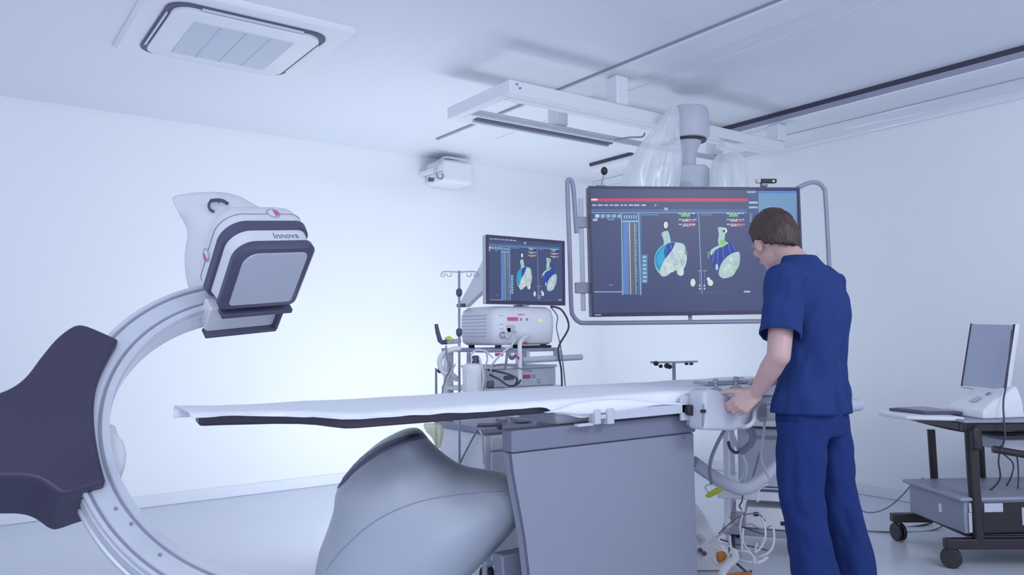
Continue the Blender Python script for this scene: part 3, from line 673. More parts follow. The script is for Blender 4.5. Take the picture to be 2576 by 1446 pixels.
# white sheet over the table
def sheet():
    mb = MB(); cols = 150; uu = [.60 + (3.46 - .60) * i / (cols - 1) for i in range(cols)]; rings = []
    def interp(u, tab):
        for (a, b), (c, d) in zip(tab, tab[1:]):
            if u <= c: t = max(0, (u - a) / (c - a)); t = t * t * (3 - 2 * t); return b + (d - b) * t
        return tab[-1][1]
    near = [(.60, 2.47), (.66, 2.44), (.75, 2.40), (.84, 2.37), (.90, 2.30), (.95, 2.16), (1.0, 2.137), (3.72, 2.135)]
    hang = [(.60, .006), (.7, .004), (.85, .012), (1.0, .010), (1.5, .016), (1.66, .016), (1.73, .045), (1.85, .062), (1.95, .052), (2.1, .060), (2.3, .048), (2.45, .036), (3.72, .04)]
    for u in uu:
        vn = interp(u, near); hg = interp(u, hang) + .004 * noise.noise(Vector((u * 9, 0, 3)))
        zt = .9705 + .0022 * (1 + noise.noise(Vector((u * 5, 1, 0)))); ring = []
        lift = .010 * max(0, (.72 - u) / .12)
        for k in range(6):
            t = k / 5; ring.append(Vector((u, 2.668 + .004 * noise.noise(Vector((u * 8, 5, t))), .945 + (zt - .945) * t)))
        for k in range(1, 26):
            t = k / 26; v = 2.662 + (vn - 2.662) * t
            z = zt + .003 * (1 + noise.noise(Vector((u * 4, v * 14, .5)))) * 1.2 + lift * (1 - t)
            ring.append(Vector((u, v, z)))
        for k in range(9):
            t = k / 8
            w = .006 * noise.noise(Vector((u * 14, t * 1.5, 9))) + .004 * sin(u * 55 + 2 * noise.noise(Vector((u * 6, 0, 0))))
            ring.append(Vector((u, vn - .004 - .012 * t + w * t, zt - .002 - hg * t)))
        rings.append(ring)
    mb.loft(rings, cap=False, close=False)
    return mb.build('table_sheet', M_SHEET, None, solid=.0015, ang=80)
tag(sheet(), 'rumpled white sheet draped along the top of the patient table', 'sheet')
fold = MB()
rr = []
for i in range(30):
    t = i / 29; u = 1.66 + t * .72
    zc = .938 + .010 * sin(pi * t) - .012 * t
    rr.append([Vector((u, 2.106 + .012 * cos(q) * (1 - .4 * t) + .003 * sin(9 * t), zc + .026 * (sin(pi * min(1, t * 1.2 + .08)) * .8 + .15) * min(1, t * 5 + .06) * sin(q))) for q in [2 * pi * k / 12 for k in range(12)]])
fold.loft(rr); tag(fold.build('folded_cloth', M_SHEET, ang=80), 'folded grey-white cloth flap hanging over the accessory rail side of the table', 'cloth')

# ================================================================== TABLE-SIDE CONSOLE
cons = thing('control_console', 'pale grey joystick console clamped to the table side under the man\'s hand', 'control console', on_v(1830, 1080, 2.06))
cb = [(1772, 985), (1790, 978), (1820, 984), (1850, 1000), (1896, 1004), (1912, 1020), (1908, 1050), (1880, 1076), (1845, 1084), (1772, 1082)]
MB().prism([on_v(x, y, 2.02) for x, y in cb], (0, .085, 0)).build('body', M_CONS, cons, bevel=.014, seg=3)
MB().span((2.395, 2.10, .84), (2.425, 2.14, .95)).build('clamp', M_GREY, cons, bevel=.003)
for q, mm in (((1801, 984), M_MID), ((1852, 978), M_MID)):
    p = on_v(*q, 2.06)
    MB().lathe([(.024, -.004), (.026, .004), (.018, .012), (.008, .016), (.007, .03), (.011, .034), (.011, .046), (.004, .05)], p).build('joystick', mm, cons)
MB().tube([on_v(1768, 1000, 2.04), on_v(1770, 1036, 2.02), on_v(1768, 1072, 2.03)], .004, 8, smooth=4).build('clamp_lever', M_MID, cons)
MB().box(on_v(1769, 1034, 2.015), (.02, .012, .012)).build('latch', M_BLACK, cons)
MB().span((2.62, 2.05, .845), (2.80, 2.12, .915)).build('side_module', M_GREY, cons, bevel=.012)
MB().box((2.72, 2.085, .925), (.08, .05, .02)).build('module_cap', M_MID, cons, bevel=.004)

def cable(label, pts, r, m, cat='cable', name='cable', group=None, n=8):
    return tag(MB().tube(pts, r, n, smooth=8).build(name, m), label, cat, group)
cable('thick grey cable looping down from the table-side console towards the pedestal', [on_v(1822, 1083, 2.12), on_v(1806, 1112, 2.16), on_v(1790, 1150, 2.2), on_v(1785, 1185, 2.24), on_v(1790, 1215, 2.3)], .0075, M_CABLE_G)
cable('white corrugated tube curving under the front of the table-side console', [on_v(1850, 1074, 2.075), on_v(1880, 1072, 2.0), on_v(1896, 1058, 1.985), on_v(1900, 1036, 2.0), on_v(1908, 1020, 2.04)], .009, M_CABLE_W, 'tube', 'hose')
cable('thin grey wire arching above the sheet next to the man\'s wrist', [on_v(1845, 952, 2.4) , on_v(1868, 950, 2.36), on_v(1884, 958, 2.3), on_v(1888, 972, 2.25), on_v(1886, 980, 2.22)], .0022, M_CABLE_G)
tag(MB().span((2.62, 2.22, .985), (3.02, 2.30, .998)).build('instrument_tray', M_STEEL, bevel=.004), 'flat steel strip lying on the sheet beside the man\'s forearm', 'tray')

# hanging grey cable sleeve between pedestal and the rear cart
sl = MB(); path = catmull([on_v(1745, 1163, 2.40), on_v(1785, 1192, 2.42), on_v(1830, 1218, 2.44), on_v(1868, 1230, 2.46), on_v(1905, 1215, 2.48), on_v(1945, 1178, 2.50), on_v(1985, 1120, 2.50), on_v(2005, 1060, 2.48)], 8)
rings = []
for i, p in enumerate(path):
    t = (path[min(i + 1, len(path) - 1)] - path[max(i - 1, 0)]).normalized(); s_ = t.cross(VY).normalized()
    rings.append([p + s_ * (.030 * cos(q)) + VY * (.022 * sin(q)) for q in [2 * pi * k / 14 for k in range(14)]])
tag(sl.loft(rings).build('cable_sleeve', M_GREY, ang=80), 'thick grey fabric cable sleeve sagging below the table right of the pedestal', 'cable sleeve')

# ================================================================== TOWER CART BEHIND THE TABLE
cart = thing('equipment_cart', 'white drawer cart behind the table carrying a white generator and a small monitor', 'cart', (2.33, 3.30, 0))
U_, V_ = 2.09, 3.117
MB().span((U_, V_, .12), (U_ + .50, V_ + .42, .735)).build('cabinet', M_WHITE, cart, bevel=.01)
for z0, z1 in ((.655, .725), (.525, .645), (.335, .515), (.14, .325)):
    d_ = MB().span((U_ + .03, V_ - .016, z0), (U_ + .48, V_, z1)).build('drawer', M_WHITE2, cart, bevel=.004)
    MB().span((U_ + .10, V_ - .026, z1 - .016), (U_ + .40, V_ - .0155, z1 - .006)).build('drawer_pull', M_GREY, d_)
MB().span((U_ - .02, V_ - .02, .735), (U_ + .52, V_ + .44, .765)).build('worktop', M_MID, cart, bevel=.006)
for (du, dv) in ((.04, .04), (.46, .04), (.04, .38), (.46, .38)):
    MB().cyl((U_ + du - .012, V_ + dv, .055), (U_ + du + .012, V_ + dv, .055), .054, 20).build('caster', M_BLACK, cart)
    MB().span((U_ + du - .018, V_ + dv - .02, .06), (U_ + du + .018, V_ + dv + .02, .122)).build('caster_fork', M_GREY, cart)
for (u, v) in ((U_ + .02, V_ + .36), (U_ + .48, V_ + .36)):
    MB().span((u - .02, v - .02, .765), (u + .02, v + .02, 1.135)).build('post', M_WHITE, cart, bevel=.004)
MB().span((U_ - .0, V_ - .0, 1.118), (U_ + .46, V_ + .40, 1.136)).build('upper_shelf', M_TUBE, cart, bevel=.004)
MB().span((U_ - .0, V_ + .02, .925), (U_ + .50, V_ + .40, .943)).build('lower_shelf', M_WHITE2, cart, bevel=.004)
MB().tube([(U_ + .20, V_ - .03, 1.078), (U_ + .585, V_ - .03, 1.085)], .0155, 14).build('push_bar', M_GREY, cart, bevel=.004)
for u in (U_ + .24, U_ + .44): MB().span((u - .01, V_ - .03, 1.075), (u + .01, V_ + .01, 1.122)).build('bar_bracket', M_GREY, cart)

gen = thing('generator', 'white rounded medical generator with side vents on the upper shelf below the small monitor', 'generator', (2.34, 3.28, 1.150))
gc = Vector((2.345, 3.285, 0))
def gr_(z, w, d, r): return rrect(gc + ZZ * z, UX, VY, w, d, (r, r, r, r), 8)
gb = MB().loft([gr_(1.152, .175, .150, .05), gr_(1.166, .190, .165, .055), gr_(1.22, .195, .17, .055), gr_(1.29, .195, .17, .055), gr_(1.325, .187, .162, .055), gr_(1.342, .165, .145, .05)]).build('case', M_WHITE2, gen, ang=70)
for i in range(7): MB().span((gc.x - .1985, gc.y - .10, 1.195 + i * .017), (gc.x - .194, gc.y + .12, 1.199 + i * .017)).build('vent_slot', M_GREY, gen)
gy = gc.y - .172
def gf(px, py): p = on_v(px, py, gy); return p
def gmark(name, px, py, w, h, m, dz=.002):
    p = gf(px, py); MB().box(p, (w, .003, h)).build(name, m, gen)
gmark('display', 1290, 802, .062, .017, M_PINK); gmark('warning_line', 1312, 791, .04, .003, M_PINK)
for x in (1311, 1326): gmark('button', x, 803, .010, .012, M_MID)
gmark('power_light', 1360, 806, .014, .010, M_LED)
gmark('socket_panel', 1285, 826, .05, .035, M_GREY); gmark('socket', 1280, 830, .02, .02, M_MID); gmark('dial', 1328, 845, .016, .016, M_MID); gmark('fuse_label', 1322, 862, .02, .008, M_RED)
for y in (793, 815, 826): gmark('print_line', 1262, y, .018, .003, M_GREY)
for q in ((1264, 842), (1275, 842)): MB().torus(gf(*q) - VY * .003, .014, .003, (UX, ZZ), 20, 6).build('connector', M_WHITE if q[0] > 1270 else M_MID, gen)
for (u, v) in ((-.14, -.12), (.14, -.12), (-.14, .12), (.14, .12)): MB().cyl(gc + Vector((u, v, 1.1365)), gc + Vector((u, v, 1.153)), .016, 12).build('foot', M_BLACK, gen)
tag(MB().span((2.30, 3.115, 1.1365), (2.50, 3.16, 1.149)).build('paper_tray', M_BLACK, bevel=.003), 'flat black tray tucked under the generator on the upper shelf', 'tray')
tag(MB().span((2.21, 3.118, 1.1365), (2.26, 3.16, 1.146)).build('notepad', M_WHITE, bevel=.002), 'small white pad under the left front corner of the generator', 'pad')

sm_ = thing('small_monitor', 'small flat monitor showing two organ models on top of the white generator', 'monitor', (2.335, 3.11, 1.344))
MX0, MX1, MZ0, MZ1, MV = 2.093, 2.578, 1.350, 1.682, 3.100
MB().span((MX0, MV, MZ0), (MX1, MV + .035, MZ1)).build('casing', M_GREY, sm_, bevel=.005)
fr_ = MB()
for lo, hi in (((MX0, MV - .004, MZ1 - .014), (MX1, MV + .004, MZ1)), ((MX0, MV - .004, MZ0), (MX1, MV + .004, MZ0 + .018)), ((MX0, MV - .004, MZ0 + .018), (MX0 + .013, MV + .004, MZ1 - .014)), ((MX1 - .013, MV - .004, MZ0 + .018), (MX1, MV + .004, MZ1 - .014))): fr_.span(lo, hi)
fr_.build('bezel', M_DARK, sm_)
S2 = []
drawing(S2, lambda x, y: on_v(1320 + (x - 1690) * .467, 622 + (y - 535) * .665 + (x - 1690) * .467 * .055 * (1 - (y - 535) / 200), MV - .0012))
rn2 = random.Random(4); xx = 1232
while xx < 1296:
    w_ = rn2.uniform(3, 9); S2.append(([on_v(x, 598.5 + (x - 1231) * .075 + y, MV - .0012) for x, y in ((xx, 0), (xx + w_, 0), (xx + w_, 3), (xx, 3))], (165, 175, 205), 2)); xx += w_ + 2
for xx in (1318, 1319.5, 1321): S2.append(([on_v(x, y, MV - .0012) for x, y in ((xx, 609), (xx + 2.5, 609), (xx + 1, 615))], (180, 200, 225), 3))
build_screen('screen', S2, [Vector((u, MV - .001, z)) for u, z in ((MX0 + .013, MZ1 - .014), (MX1 - .013, MZ1 - .014), (MX1 - .013, MZ0 + .018), (MX0 + .013, MZ0 + .018))], BG, -VY, sm_, .85)
MB().prism([(2.14, 3.14, 1.60), (2.14, 3.17, 1.60), (2.14, 3.42, 1.365), (2.14, 3.36, 1.345), (2.14, 3.14, 1.45)], (.03, 0, 0)).build('stand_plate', M_WHITE, sm_, bevel=.004)
MB().prism([(2.50, 3.14, 1.60), (2.50, 3.17, 1.60), (2.50, 3.42, 1.365), (2.50, 3.36, 1.345), (2.50, 3.14, 1.45)], (.03, 0, 0)).build('stand_plate', M_WHITE, sm_, bevel=.004)
MB().span((2.13, 3.36, 1.345), (2.17, 3.43, 1.362)).build('stand_foot', M_BAND, sm_, bevel=.003)
MB().span((2.49, 3.36, 1.345), (2.53, 3.43, 1.362)).build('stand_foot', M_BAND, sm_, bevel=.003)

lo_ = thing('control_unit', 'grey boxy control unit with red label on the lower shelf of the drawer cart', 'control unit', (2.38, 3.3, .943))
MB().span((2.17, 3.155, .944), (2.56, 3.44, 1.035)).build('case', M_GREY, lo_, bevel=.008)
MB().span((2.165, 3.15, 1.035), (2.565, 3.445, 1.048)).build('lid', M_WHITE, lo_, bevel=.003)
for px, py, w, h, mm in ((1325, 947, .045, .018, M_RED), (1343, 946, .02, .018, M_STEEL), (1355, 955, .018, .005, M_MID), (1355, 962, .018, .005, M_MID), (1280, 950, .06, .02, M_BAND)):
    p = on_v(px, py, 3.1535); MB().box(p, (w, .003, h)).build('label' if mm is M_RED else 'button', mm, lo_)
can = thing('suction_canister', 'white cylindrical suction canister hanging at the left front of the drawer cart', 'canister', at(1190, 985, 3.72))
cp = at(1190, 985, 3.72)
MB().lathe([(.044, -.03), (.048, -.02), (.050, .10), (.050, .118), (.040, .130), (.02, .134)], cp, n=32).build('jar', M_WHITE2, can)
MB().box(cp + ZZ * .045 - DY * .0495, (.05, .004, .08), (RX, DY, ZZ)).build('label_sheet', M_WHITE, can)
MB().lathe([(.018, .13), (.018, .165), (.01, .17)], cp + RX * .012).build('valve', M_BAND, can)
MB().lathe([(.010, .13), (.010, .18), (.006, .185)], cp - RX * .02).build('valve', M_MID, can)
MB().tube([cp + DY * .05 + ZZ * .08, cp + DY * .12 + ZZ * .08], .012, 10).build('bracket', M_GREY, can)

ivp = thing('drip_pole', 'tall thin drip pole with a hook bar rising left of the small monitor', 'drip pole', at(1155, 985, 3.85))
pb = at(1155, 960, 3.85); pb.z = .766
# the pole stands clear of the cart on its own base
pf = at(1155, 960, 3.85); pf.z = 0
pt = at(1155, 681, 3.85)
MB().tube([Vector((pf.x, pf.y, .02)), pt], .006, 12).build('pole', M_TUBE, ivp)
for q in range(4):
    an = pi / 4 + q * pi / 2; MB().tube([Vector((pf.x, pf.y, .05)), Vector((pf.x + .2 * cos(an) * .35, pf.y + .2 * sin(an) * .35, .02)), Vector((pf.x + .09 * cos(an), pf.y + .09 * sin(an), .01))], .008, 8).build('foot', M_TUBE, ivp)
MB().tube([at(1112, 690, 3.85), at(1116, 683, 3.85), at(1155, 684, 3.85), at(1194, 683, 3.85), at(1200, 690, 3.85)], .0035, 8, smooth=4).build('hook_bar', M_GREY, ivp)
for x in (1114, 1130, 1180, 1198):
    MB().torus(at(x, 690, 3.85), .011, .0025, (RX, ZZ), 18, 6, (pi * .9, 2.2 * pi)).build('hook', M_GREY, ivp)
for y in (735, 835):
    MB().lathe([(.008, -.022), (.015, -.01), (.015, .01), (.008, .018)], at(1155, y, 3.85)).build('clamp_knob', M_BAND, ivp)
lv = thing('handle_lever', 'dark angled lever handle on a short arm at the left of the generator', 'lever', at(1110, 866, 3.9))
MB().tube([at(1097, 815, 3.9), at(1101, 836, 3.9), at(1107, 857, 3.9), at(1112, 861, 3.9), at(1126, 860, 3.9)], [.009, .011, .012, .012, .012], 12).build('grip', M_BAND, lv)
MB().tube([at(1126, 860, 3.9), at(1158, 857, 3.88)], .012, 12).build('arm', M_GREY, lv)
tag(MB().tube([at(1119, 851, 3.86), at(1130, 850, 3.86), at(1138, 855, 3.86)], [.006, .011, .008], 10).build('tube_clip', M_YELLOW), 'yellow-green clip on the lever arm left of the generator', 'clip')
cable('fat pale breathing hose looping left of the cart post', [at(1160, 876, 3.84), at(1135, 880, 3.84), at(1112, 893, 3.84), at(1106, 915, 3.84), at(1118, 938, 3.84), at(1138, 943, 3.84), at(1150, 955, 3.86)], .013, M_WHITE2, 'hose', 'breathing_hose', n=12)
cable('thin grey tube running down beside the breathing hose, left of the two', [at(1122, 868, 3.82), at(1124, 900, 3.82), at(1133, 925, 3.82), at(1122, 950, 3.82), at(1113, 985, 3.82), at(1110, 1040, 3.82)], .004, M_CABLE_G, 'tube', 'tube')
cable('thin pale tube crossing below the breathing hose, right of the two', [at(1146, 915, 3.81), at(1138, 930, 3.81), at(1125, 955, 3.81), at(1119, 985, 3.81), at(1117, 1040, 3.81)], .004, M_CABLE_W, 'tube', 'tube')
shp = thing('short_pole', 'short thin upright rod with black knob at the far left of the cart', 'rod', at(1097, 1100, 3.95))
b0 = at(1097, 960, 3.95); b0.z = 0
MB().tube([b0, at(1097, 926, 3.95)], .006, 10).build('rod', M_TUBE, shp)
MB().lathe([(.03, 0), (.03, .01), (.008, .016)], b0, n=20).build('base', M_TUBE, shp)
MB().ell(at(1107, 932, 3.95), (.013, .013, .014)).build('knob', M_BLACK, shp)
MB().tube([at(1097, 933, 3.95), at(1107, 932, 3.95)], .004, 8).build('knob_stem', M_BLACK, shp)
cable('black cable arching from the small monitor down past the right end of the generator', [(2.50, 3.12, 1.345), (2.545, 3.085, 1.325), (2.585, 3.08, 1.24), at(1405, 875, 3.95), at(1412, 930, 3.95), at(1414, 985, 3.95)], .005, M_CABLE_D)
cable('thin white cable falling to the right of the generator', [at(1385, 772, 4.05), at(1402, 795, 4.02), at(1400, 825, 3.98), at(1410, 870, 3.97), at(1418, 930, 3.97), at(1423, 985, 3.97)], .0035, M_CABLE_G)
cable('white cable drooping from the generator front to the lower shelf', [(2.27, 3.105, 1.22), at(1292, 862, 3.72), at(1262, 890, 3.70), at(1240, 915, 3.72), at(1232, 945, 3.76)], .0045, M_CABLE_W)
cable('fat white cable hanging straight down from the generator front', [(2.345, 3.105, 1.20), at(1309, 862, 3.78), at(1308, 900, 3.76), at(1307, 965, 3.76)], .011, M_WHITE2, 'cable', 'cable')
cable('dark cable snaking across the front of the control unit, upper one', [at(1228, 930, 3.76), at(1250, 934, 3.73), at(1275, 940, 3.74), at(1300, 952, 3.75), at(1296, 968, 3.75)], .005, M_CABLE_D)
cable('dark cable sagging across the front of the control unit, lower one', [at(1232, 942, 3.75), at(1255, 954, 3.72), at(1280, 970, 3.72), at(1302, 966, 3.74), at(1310, 955, 3.75)], .0045, M_CABLE_D)
cable('dark cable coiled between generator and push bar', [at(1276, 880, 3.72), at(1274, 905, 3.72), at(1270, 930, 3.73)], .006, M_CABLE_G)
cable('thin pale tube beside the suction canister', [at(1206, 900, 3.7), at(1214, 930, 3.69), at(1216, 960, 3.69), at(1210, 990, 3.69)], .005, M_CABLE_W, 'tube', 'tube')
tag(MB().tube([at(1300, 900, 3.74), at(1303, 896, 3.74)], .011, 10).build('cable_plug', M_RED), 'small red plug on the white cable by the push bar', 'plug')
tag(MB().span((2.15, 3.10, 1.10), (2.19, 3.115, 1.116)).build('name_tag', M_PINK, bevel=.002), 'small pink tag under the left end of the upper shelf', 'tag')
tag(MB().box(at(1234, 967, 3.70), (.035, .03, .035), (RX, DY, ZZ)).build('footswitch_plug', M_BAND, bevel=.008), 'dark square plug at the lower left of the control unit', 'plug')

cable('pink-tinged tube hanging between canister and control unit', [at(1222, 882, 3.74), at(1226, 905, 3.71), at(1218, 930, 3.70), at(1222, 960, 3.70), at(1219, 990, 3.70)], .004, M_PINKT, 'tube', 'tube')
cable('pale tube arching above the suction canister lid', [at(1188, 908, 3.70), at(1186, 892, 3.70), at(1200, 880, 3.70), at(1222, 884, 3.71), at(1240, 900, 3.72)], .0045, M_CABLE_W, 'tube', 'tube')
cable('thin dark lead curling over the lid of the control unit', [at(1236, 922, 3.75), at(1262, 916, 3.73), at(1290, 920, 3.73), at(1318, 930, 3.76), at(1338, 932, 3.80)], .0035, M_CABLE_G)
tag(MB().ell(at(1288, 893, 3.76), (.02, .02, .024)).build('pressure_bulb', M_STEEL), 'shiny grey bulb hanging under the generator beside the push bar', 'bulb')
# below the table, in front of the cart
tag(puff(catmull([at(x, y, 3.55) for x, y in ((1066, 1066), (1085, 1064), (1108, 1066), (1116, 1085), (1112, 1110), (1106, 1128), (1096, 1120), (1086, 1100), (1072, 1085))], 5, True), -DY, .025, .03, step=.012)[0].build('drainage_bag', M_TINT, ang=80), 'yellow-tinted clear drainage bag hanging under the table left of the drawer cart', 'bag')
cable('pale tube slanting down across the white side of the drawer cart', [at(1200, 1082, 3.82), at(1197, 1088, 3.745), at(1184, 1112, 3.79), at(1162, 1155, 3.87), at(1150, 1185, 3.91)], .005, M_CABLE_G, 'tube', 'tube')
cable('pink-tinged tube hanging at the corner of the drawer cart', [at(1204, 1080, 3.80), at(1209, 1086, 3.72), at(1213, 1100, 3.72), at(1215, 1130, 3.735), at(1217, 1165, 3.74)], .0045, M_CABLE_W, 'tube', 'tube')
dsh = thing('kidney_dish', 'shallow white dish on the drawer cart worktop under the table edge', 'dish', (2.24, 3.17, .766))
MB().lathe([(.03, .001), (.055, .006), (.075, .03), (.079, .032), (.072, .026), (.05, .009), (.03, .007)], Vector((2.36, 3.18, .766))).build('bowl', M_WHITE, dsh)
tag(MB().lathe([(.03, 0), (.034, .05), (.03, .09), (.012, .10)], Vector((2.36, 3.36, .766))).build('bottle', M_GREY), 'grey bottle standing at the back of the drawer cart worktop', 'bottle')
tag(MB().box(at(1232, 1072, 3.82), (.12, .1, .02), (RX, DY, ZZ)).build('glove_box', M_EDGE, bevel=.004), 'dark flat case lying on the drawer cart worktop', 'case')

# ================================================================== CEILING-HUNG UNIT AT THE BACK
wu = thing('ceiling_speaker', 'white boxy unit with two dark round fittings high on the far left wall', 'wall unit', on_v(1140, 458, 5.85))
p0, p1 = on_v(1112, 455, 5.8), on_v(1192, 404, 5.8)
MB().span((p0.x, 5.80, min(p0.z, 2.54)), (p1.x, 6.095, min(p1.z, 2.74))).build('housing', M_WHITE, wu, bevel=.03, seg=3)
q0 = on_v(1105, 400, 5.8)
MB().tube([on_v(1094, 412, 5.8), on_v(1108, 402, 5.79), on_v(1124, 395, 5.79), on_v(1180, 404, 5.79)], .010, 8, smooth=4).build('top_edge', M_GREY, wu)
MB().tube([on_v(1094, 412, 5.8), on_v(1093, 440, 5.8)], .012, 8).build('bracket', M_GREY, wu)
for q, r in (((1107, 441), .030), ((1086, 449), .022)):
    MB().torus(on_v(*q, 5.78), r, .009, (UX, ZZ), 20, 8, (pi * .85, pi * 2.2)).build('round_fitting', M_MID, wu)
MB().box(on_v(1083, 452, 5.78), (.035, .03, .03)).build('latch', M_BAND, wu)
MB().box(on_v(1092, 428, 5.88), (.05, .42, .03)).build('arm', M_WHITE, wu)

# ================================================================== STAND WITH CLAMPS behind the table
ks = thing('clamp_stand', 'slim grey stand with cross bar and black clamp knobs seen beyond the far table edge', 'stand', Vector((at(1695, 930, 5.2).x, at(1695, 930, 5.2).y, 0)))
kp = at(1695, 930, 5.2)
MB().tube([Vector((kp.x, kp.y, .02)), at(1695, 912, 5.2)], .012, 12).build('pole', M_TUBE, ks)
MB().lathe([(.16, 0), (.16, .015), (.03, .03), (.014, .06)], Vector((kp.x, kp.y, 0)), n=28).build('base', M_TUBE, ks)
MB().tube([at(1636, 911, 5.2), at(1695, 911, 5.2), at(1755, 909, 5.2)], .007, 10).build('cross_bar', M_GREY, ks)
for x, y, r in ((1650, 914, .018), (1662, 921, .014), (1678, 920, .020), (1684, 922, .018)):
    MB().ell(at(x, y, 5.17), (r, r, r * .9)).build('clamp_knob', M_BLACK, ks)
for x in (1727, 1739): MB().ell(at(x, 915, 5.17), (.016, .012, .009)).build('clamp_knob', M_BLACK, ks)

# ================================================================== LOW CART right of the pedestal, behind the man
rc = thing('rear_cart', 'pale low equipment cart with cable-strewn shelves behind the man\'s legs', 'cart', cw(1.45, 4.35, 0))
RA = (cv(.94, -.342, 0), cv(.342, .94, 0), ZZ)
rco = cw(1.50, 4.45, 0)
def rb(name, x, y, z, sx, sy, sz, m, bev=.005, par=None): return MB().box(rco + RA[0] * x + RA[1] * y + ZZ * z, (sx, sy, sz), RA).build(name, m, par or rc, bevel=bev)
for x in (-.28, .28):
    for y in (-.2, .2): rb('post', x, y, .40, .03, .03, .66, M_WHITE2)
rb('top_shelf', 0, 0, .715, .62, .46, .03, M_WHITE2)
mids = rb('mid_shelf', 0, 0, .335, .66, .46, .06, M_WHITE2)
rb('shelf_edge', 0, -.232, .362, .60, .006, .012, M_BAND, 0, mids)
rb('bottom_shelf', 0, 0, .13, .62, .46, .03, M_MID)
for x in (-.26, .26):
    for y in (-.2, .2):
        c = rco + RA[0] * x + RA[1] * y; MB().cyl(c + ZZ * .055 - RA[0] * .014, c + ZZ * .055 + RA[0] * .014, .054, 18).build('caster', M_BLACK, rc); MB().cyl(c + ZZ * .07, c + ZZ * .115, .01, 8).build('caster_stem', M_MID, rc)
def dev(name, label, cat, x, y, z, sx, sy, sz, m, extras):
    t = thing(name, label, cat, rco + RA[0] * x + RA[1] * y + ZZ * (z - sz / 2))
    MB().box(rco + RA[0] * x + RA[1] * y + ZZ * z, (sx, sy, sz), RA).build('case', m, t, bevel=.008)
    for (nm, ex_, ez_, w, h, mm) in extras: MB().box(rco + RA[0] * (x + ex_) + RA[1] * (y - sy / 2 - .002) + ZZ * (z + ez_), (w, .005, h), RA).build(nm, mm, t)
dev('amplifier', 'pale grey upright amplifier between the upper shelves of the low cart', 'amplifier', -.02, .0, .525, .40, .34, .31, M_GREY, [('handle', -.05, .11, .12, .02, M_MID), ('socket', .06, .02, .03, .03, M_MID)])
dev('recorder', 'pale recorder box with dark sockets below the middle shelf of the low cart', 'recorder', .03, -.02, .205, .44, .34, .115, M_WHITE2, [('socket', -.16, .02, .025, .02, M_BLACK), ('socket', -.02, -.02, .03, .02, M_BLACK), ('socket', .06, .0, .02, .02, M_BLACK), ('tag_strip', .01, .02, .03, .02, M_YELLOW), ('socket', .14, -.01, .02, .025, M_BLACK)])
dev('power_box', 'small flat white box with a black window on the middle shelf of the low cart', 'power supply', .17, -.08, .395, .20, .14, .058, M_WHITE2, [('window', -.02, 0, .06, .035, M_BLACK)])
dev('battery_box', 'small dark two-window module on the top shelf of the low cart', 'module', .06, -.12, .765, .26, .12, .07, M_WHITE2, [('window', -.06, 0, .07, .04, M_BAND), ('window', .06, 0, .07, .04, M_BAND)])
P = lambda x, y, d: at(x, y, d)
yt = thing('tube_coupling', 'yellow-green coupling with clear tubing at the left end of the low cart middle shelf', 'coupling', P(1800, 1240, 4.0))
MB().tube([P(1822, 1226, 4.0), P(1803, 1234, 4.0), P(1786, 1244, 4.0), P(1776, 1248, 4.0)], [.010, .016, .014, .008], 12).build('coupling', M_YELLOW, yt)
MB().tube([P(1782, 1238, 4.0), P(1774, 1224, 4.0), P(1790, 1218, 4.0), P(1806, 1224, 4.0)], .004, 8, smooth=5).build('tubing', M_CABLE_W, yt)
MB().cyl(P(1822, 1226, 4.0), P(1836, 1231, 4.02), .010, 10).build('plug', M_BAND, yt)
cable('white tube drooping from the console to the middle shelf of the low cart', [P(1838, 1084, 3.3), P(1856, 1125, 3.5), P(1874, 1165, 3.7), P(1872, 1200, 3.85), P(1850, 1224, 3.95), P(1832, 1232, 3.98)], .009, M_CABLE_W, 'tube', 'tube', n=10)
cable('ribbed dark hose bend just below the table-side console', [P(1884, 1078, 3.45), P(1893, 1092, 3.45), P(1890, 1112, 3.46), P(1876, 1128, 3.48), P(1866, 1136, 3.5)], .016, M_TUBE, 'hose', 'hose', n=12)
cable('dark curved strap below the console, left of the ribbed hose', [P(1832, 1110, 3.5), P(1837, 1128, 3.5), P(1850, 1138, 3.5), P(1860, 1136, 3.5)], .007, M_BAND, 'strap', 'strap')
cable('pale cable hanging next to the man\'s left trouser leg, longer one', [P(1924, 1062, 3.4), P(1918, 1110, 3.45), P(1914, 1150, 3.5), P(1924, 1180, 3.55), P(1934, 1200, 3.6)], .006, M_CABLE_W)
cable('grey cable splitting off behind the man\'s left trouser leg', [P(1916, 1125, 3.5), P(1908, 1150, 3.52), P(1900, 1178, 3.55), P(1894, 1198, 3.6)], .0045, M_CABLE_G)
cable('white cable arching over the edge of the middle shelf of the low cart', [P(1906, 1262, 3.95), P(1906, 1240, 3.98), P(1914, 1226, 4.02), P(1930, 1218, 4.1)], .006, M_CABLE_W)
cable('dark cable dangling from the middle shelf of the low cart', [P(1868, 1246, 3.98), P(1866, 1262, 3.97), P(1860, 1272, 3.97), P(1866, 1282, 3.97)], .0035, M_CABLE_D)
cable('pinkish-grey cable arching over the recorder of the low cart', [P(1808, 1342, 4.0), P(1830, 1322, 3.98), P(1855, 1302, 3.97), P(1885, 1292, 3.98), P(1910, 1294, 4.0), P(1924, 1310, 4.02)], 0.0033, M_PLUM)
cable('red-tinged cable bundle left of the recorder', [P(1802, 1350, 4.0), P(1822, 1338, 3.98), P(1845, 1318, 3.96), P(1856, 1305, 3.96)], 0.0040, M_PINKT)
cable('dark plug lead across the recorder front', [P(1858, 1320, 3.95), P(1880, 1330, 3.95), P(1905, 1338, 3.95), P(1922, 1344, 3.96)], 0.0033, M_CABLE_D)
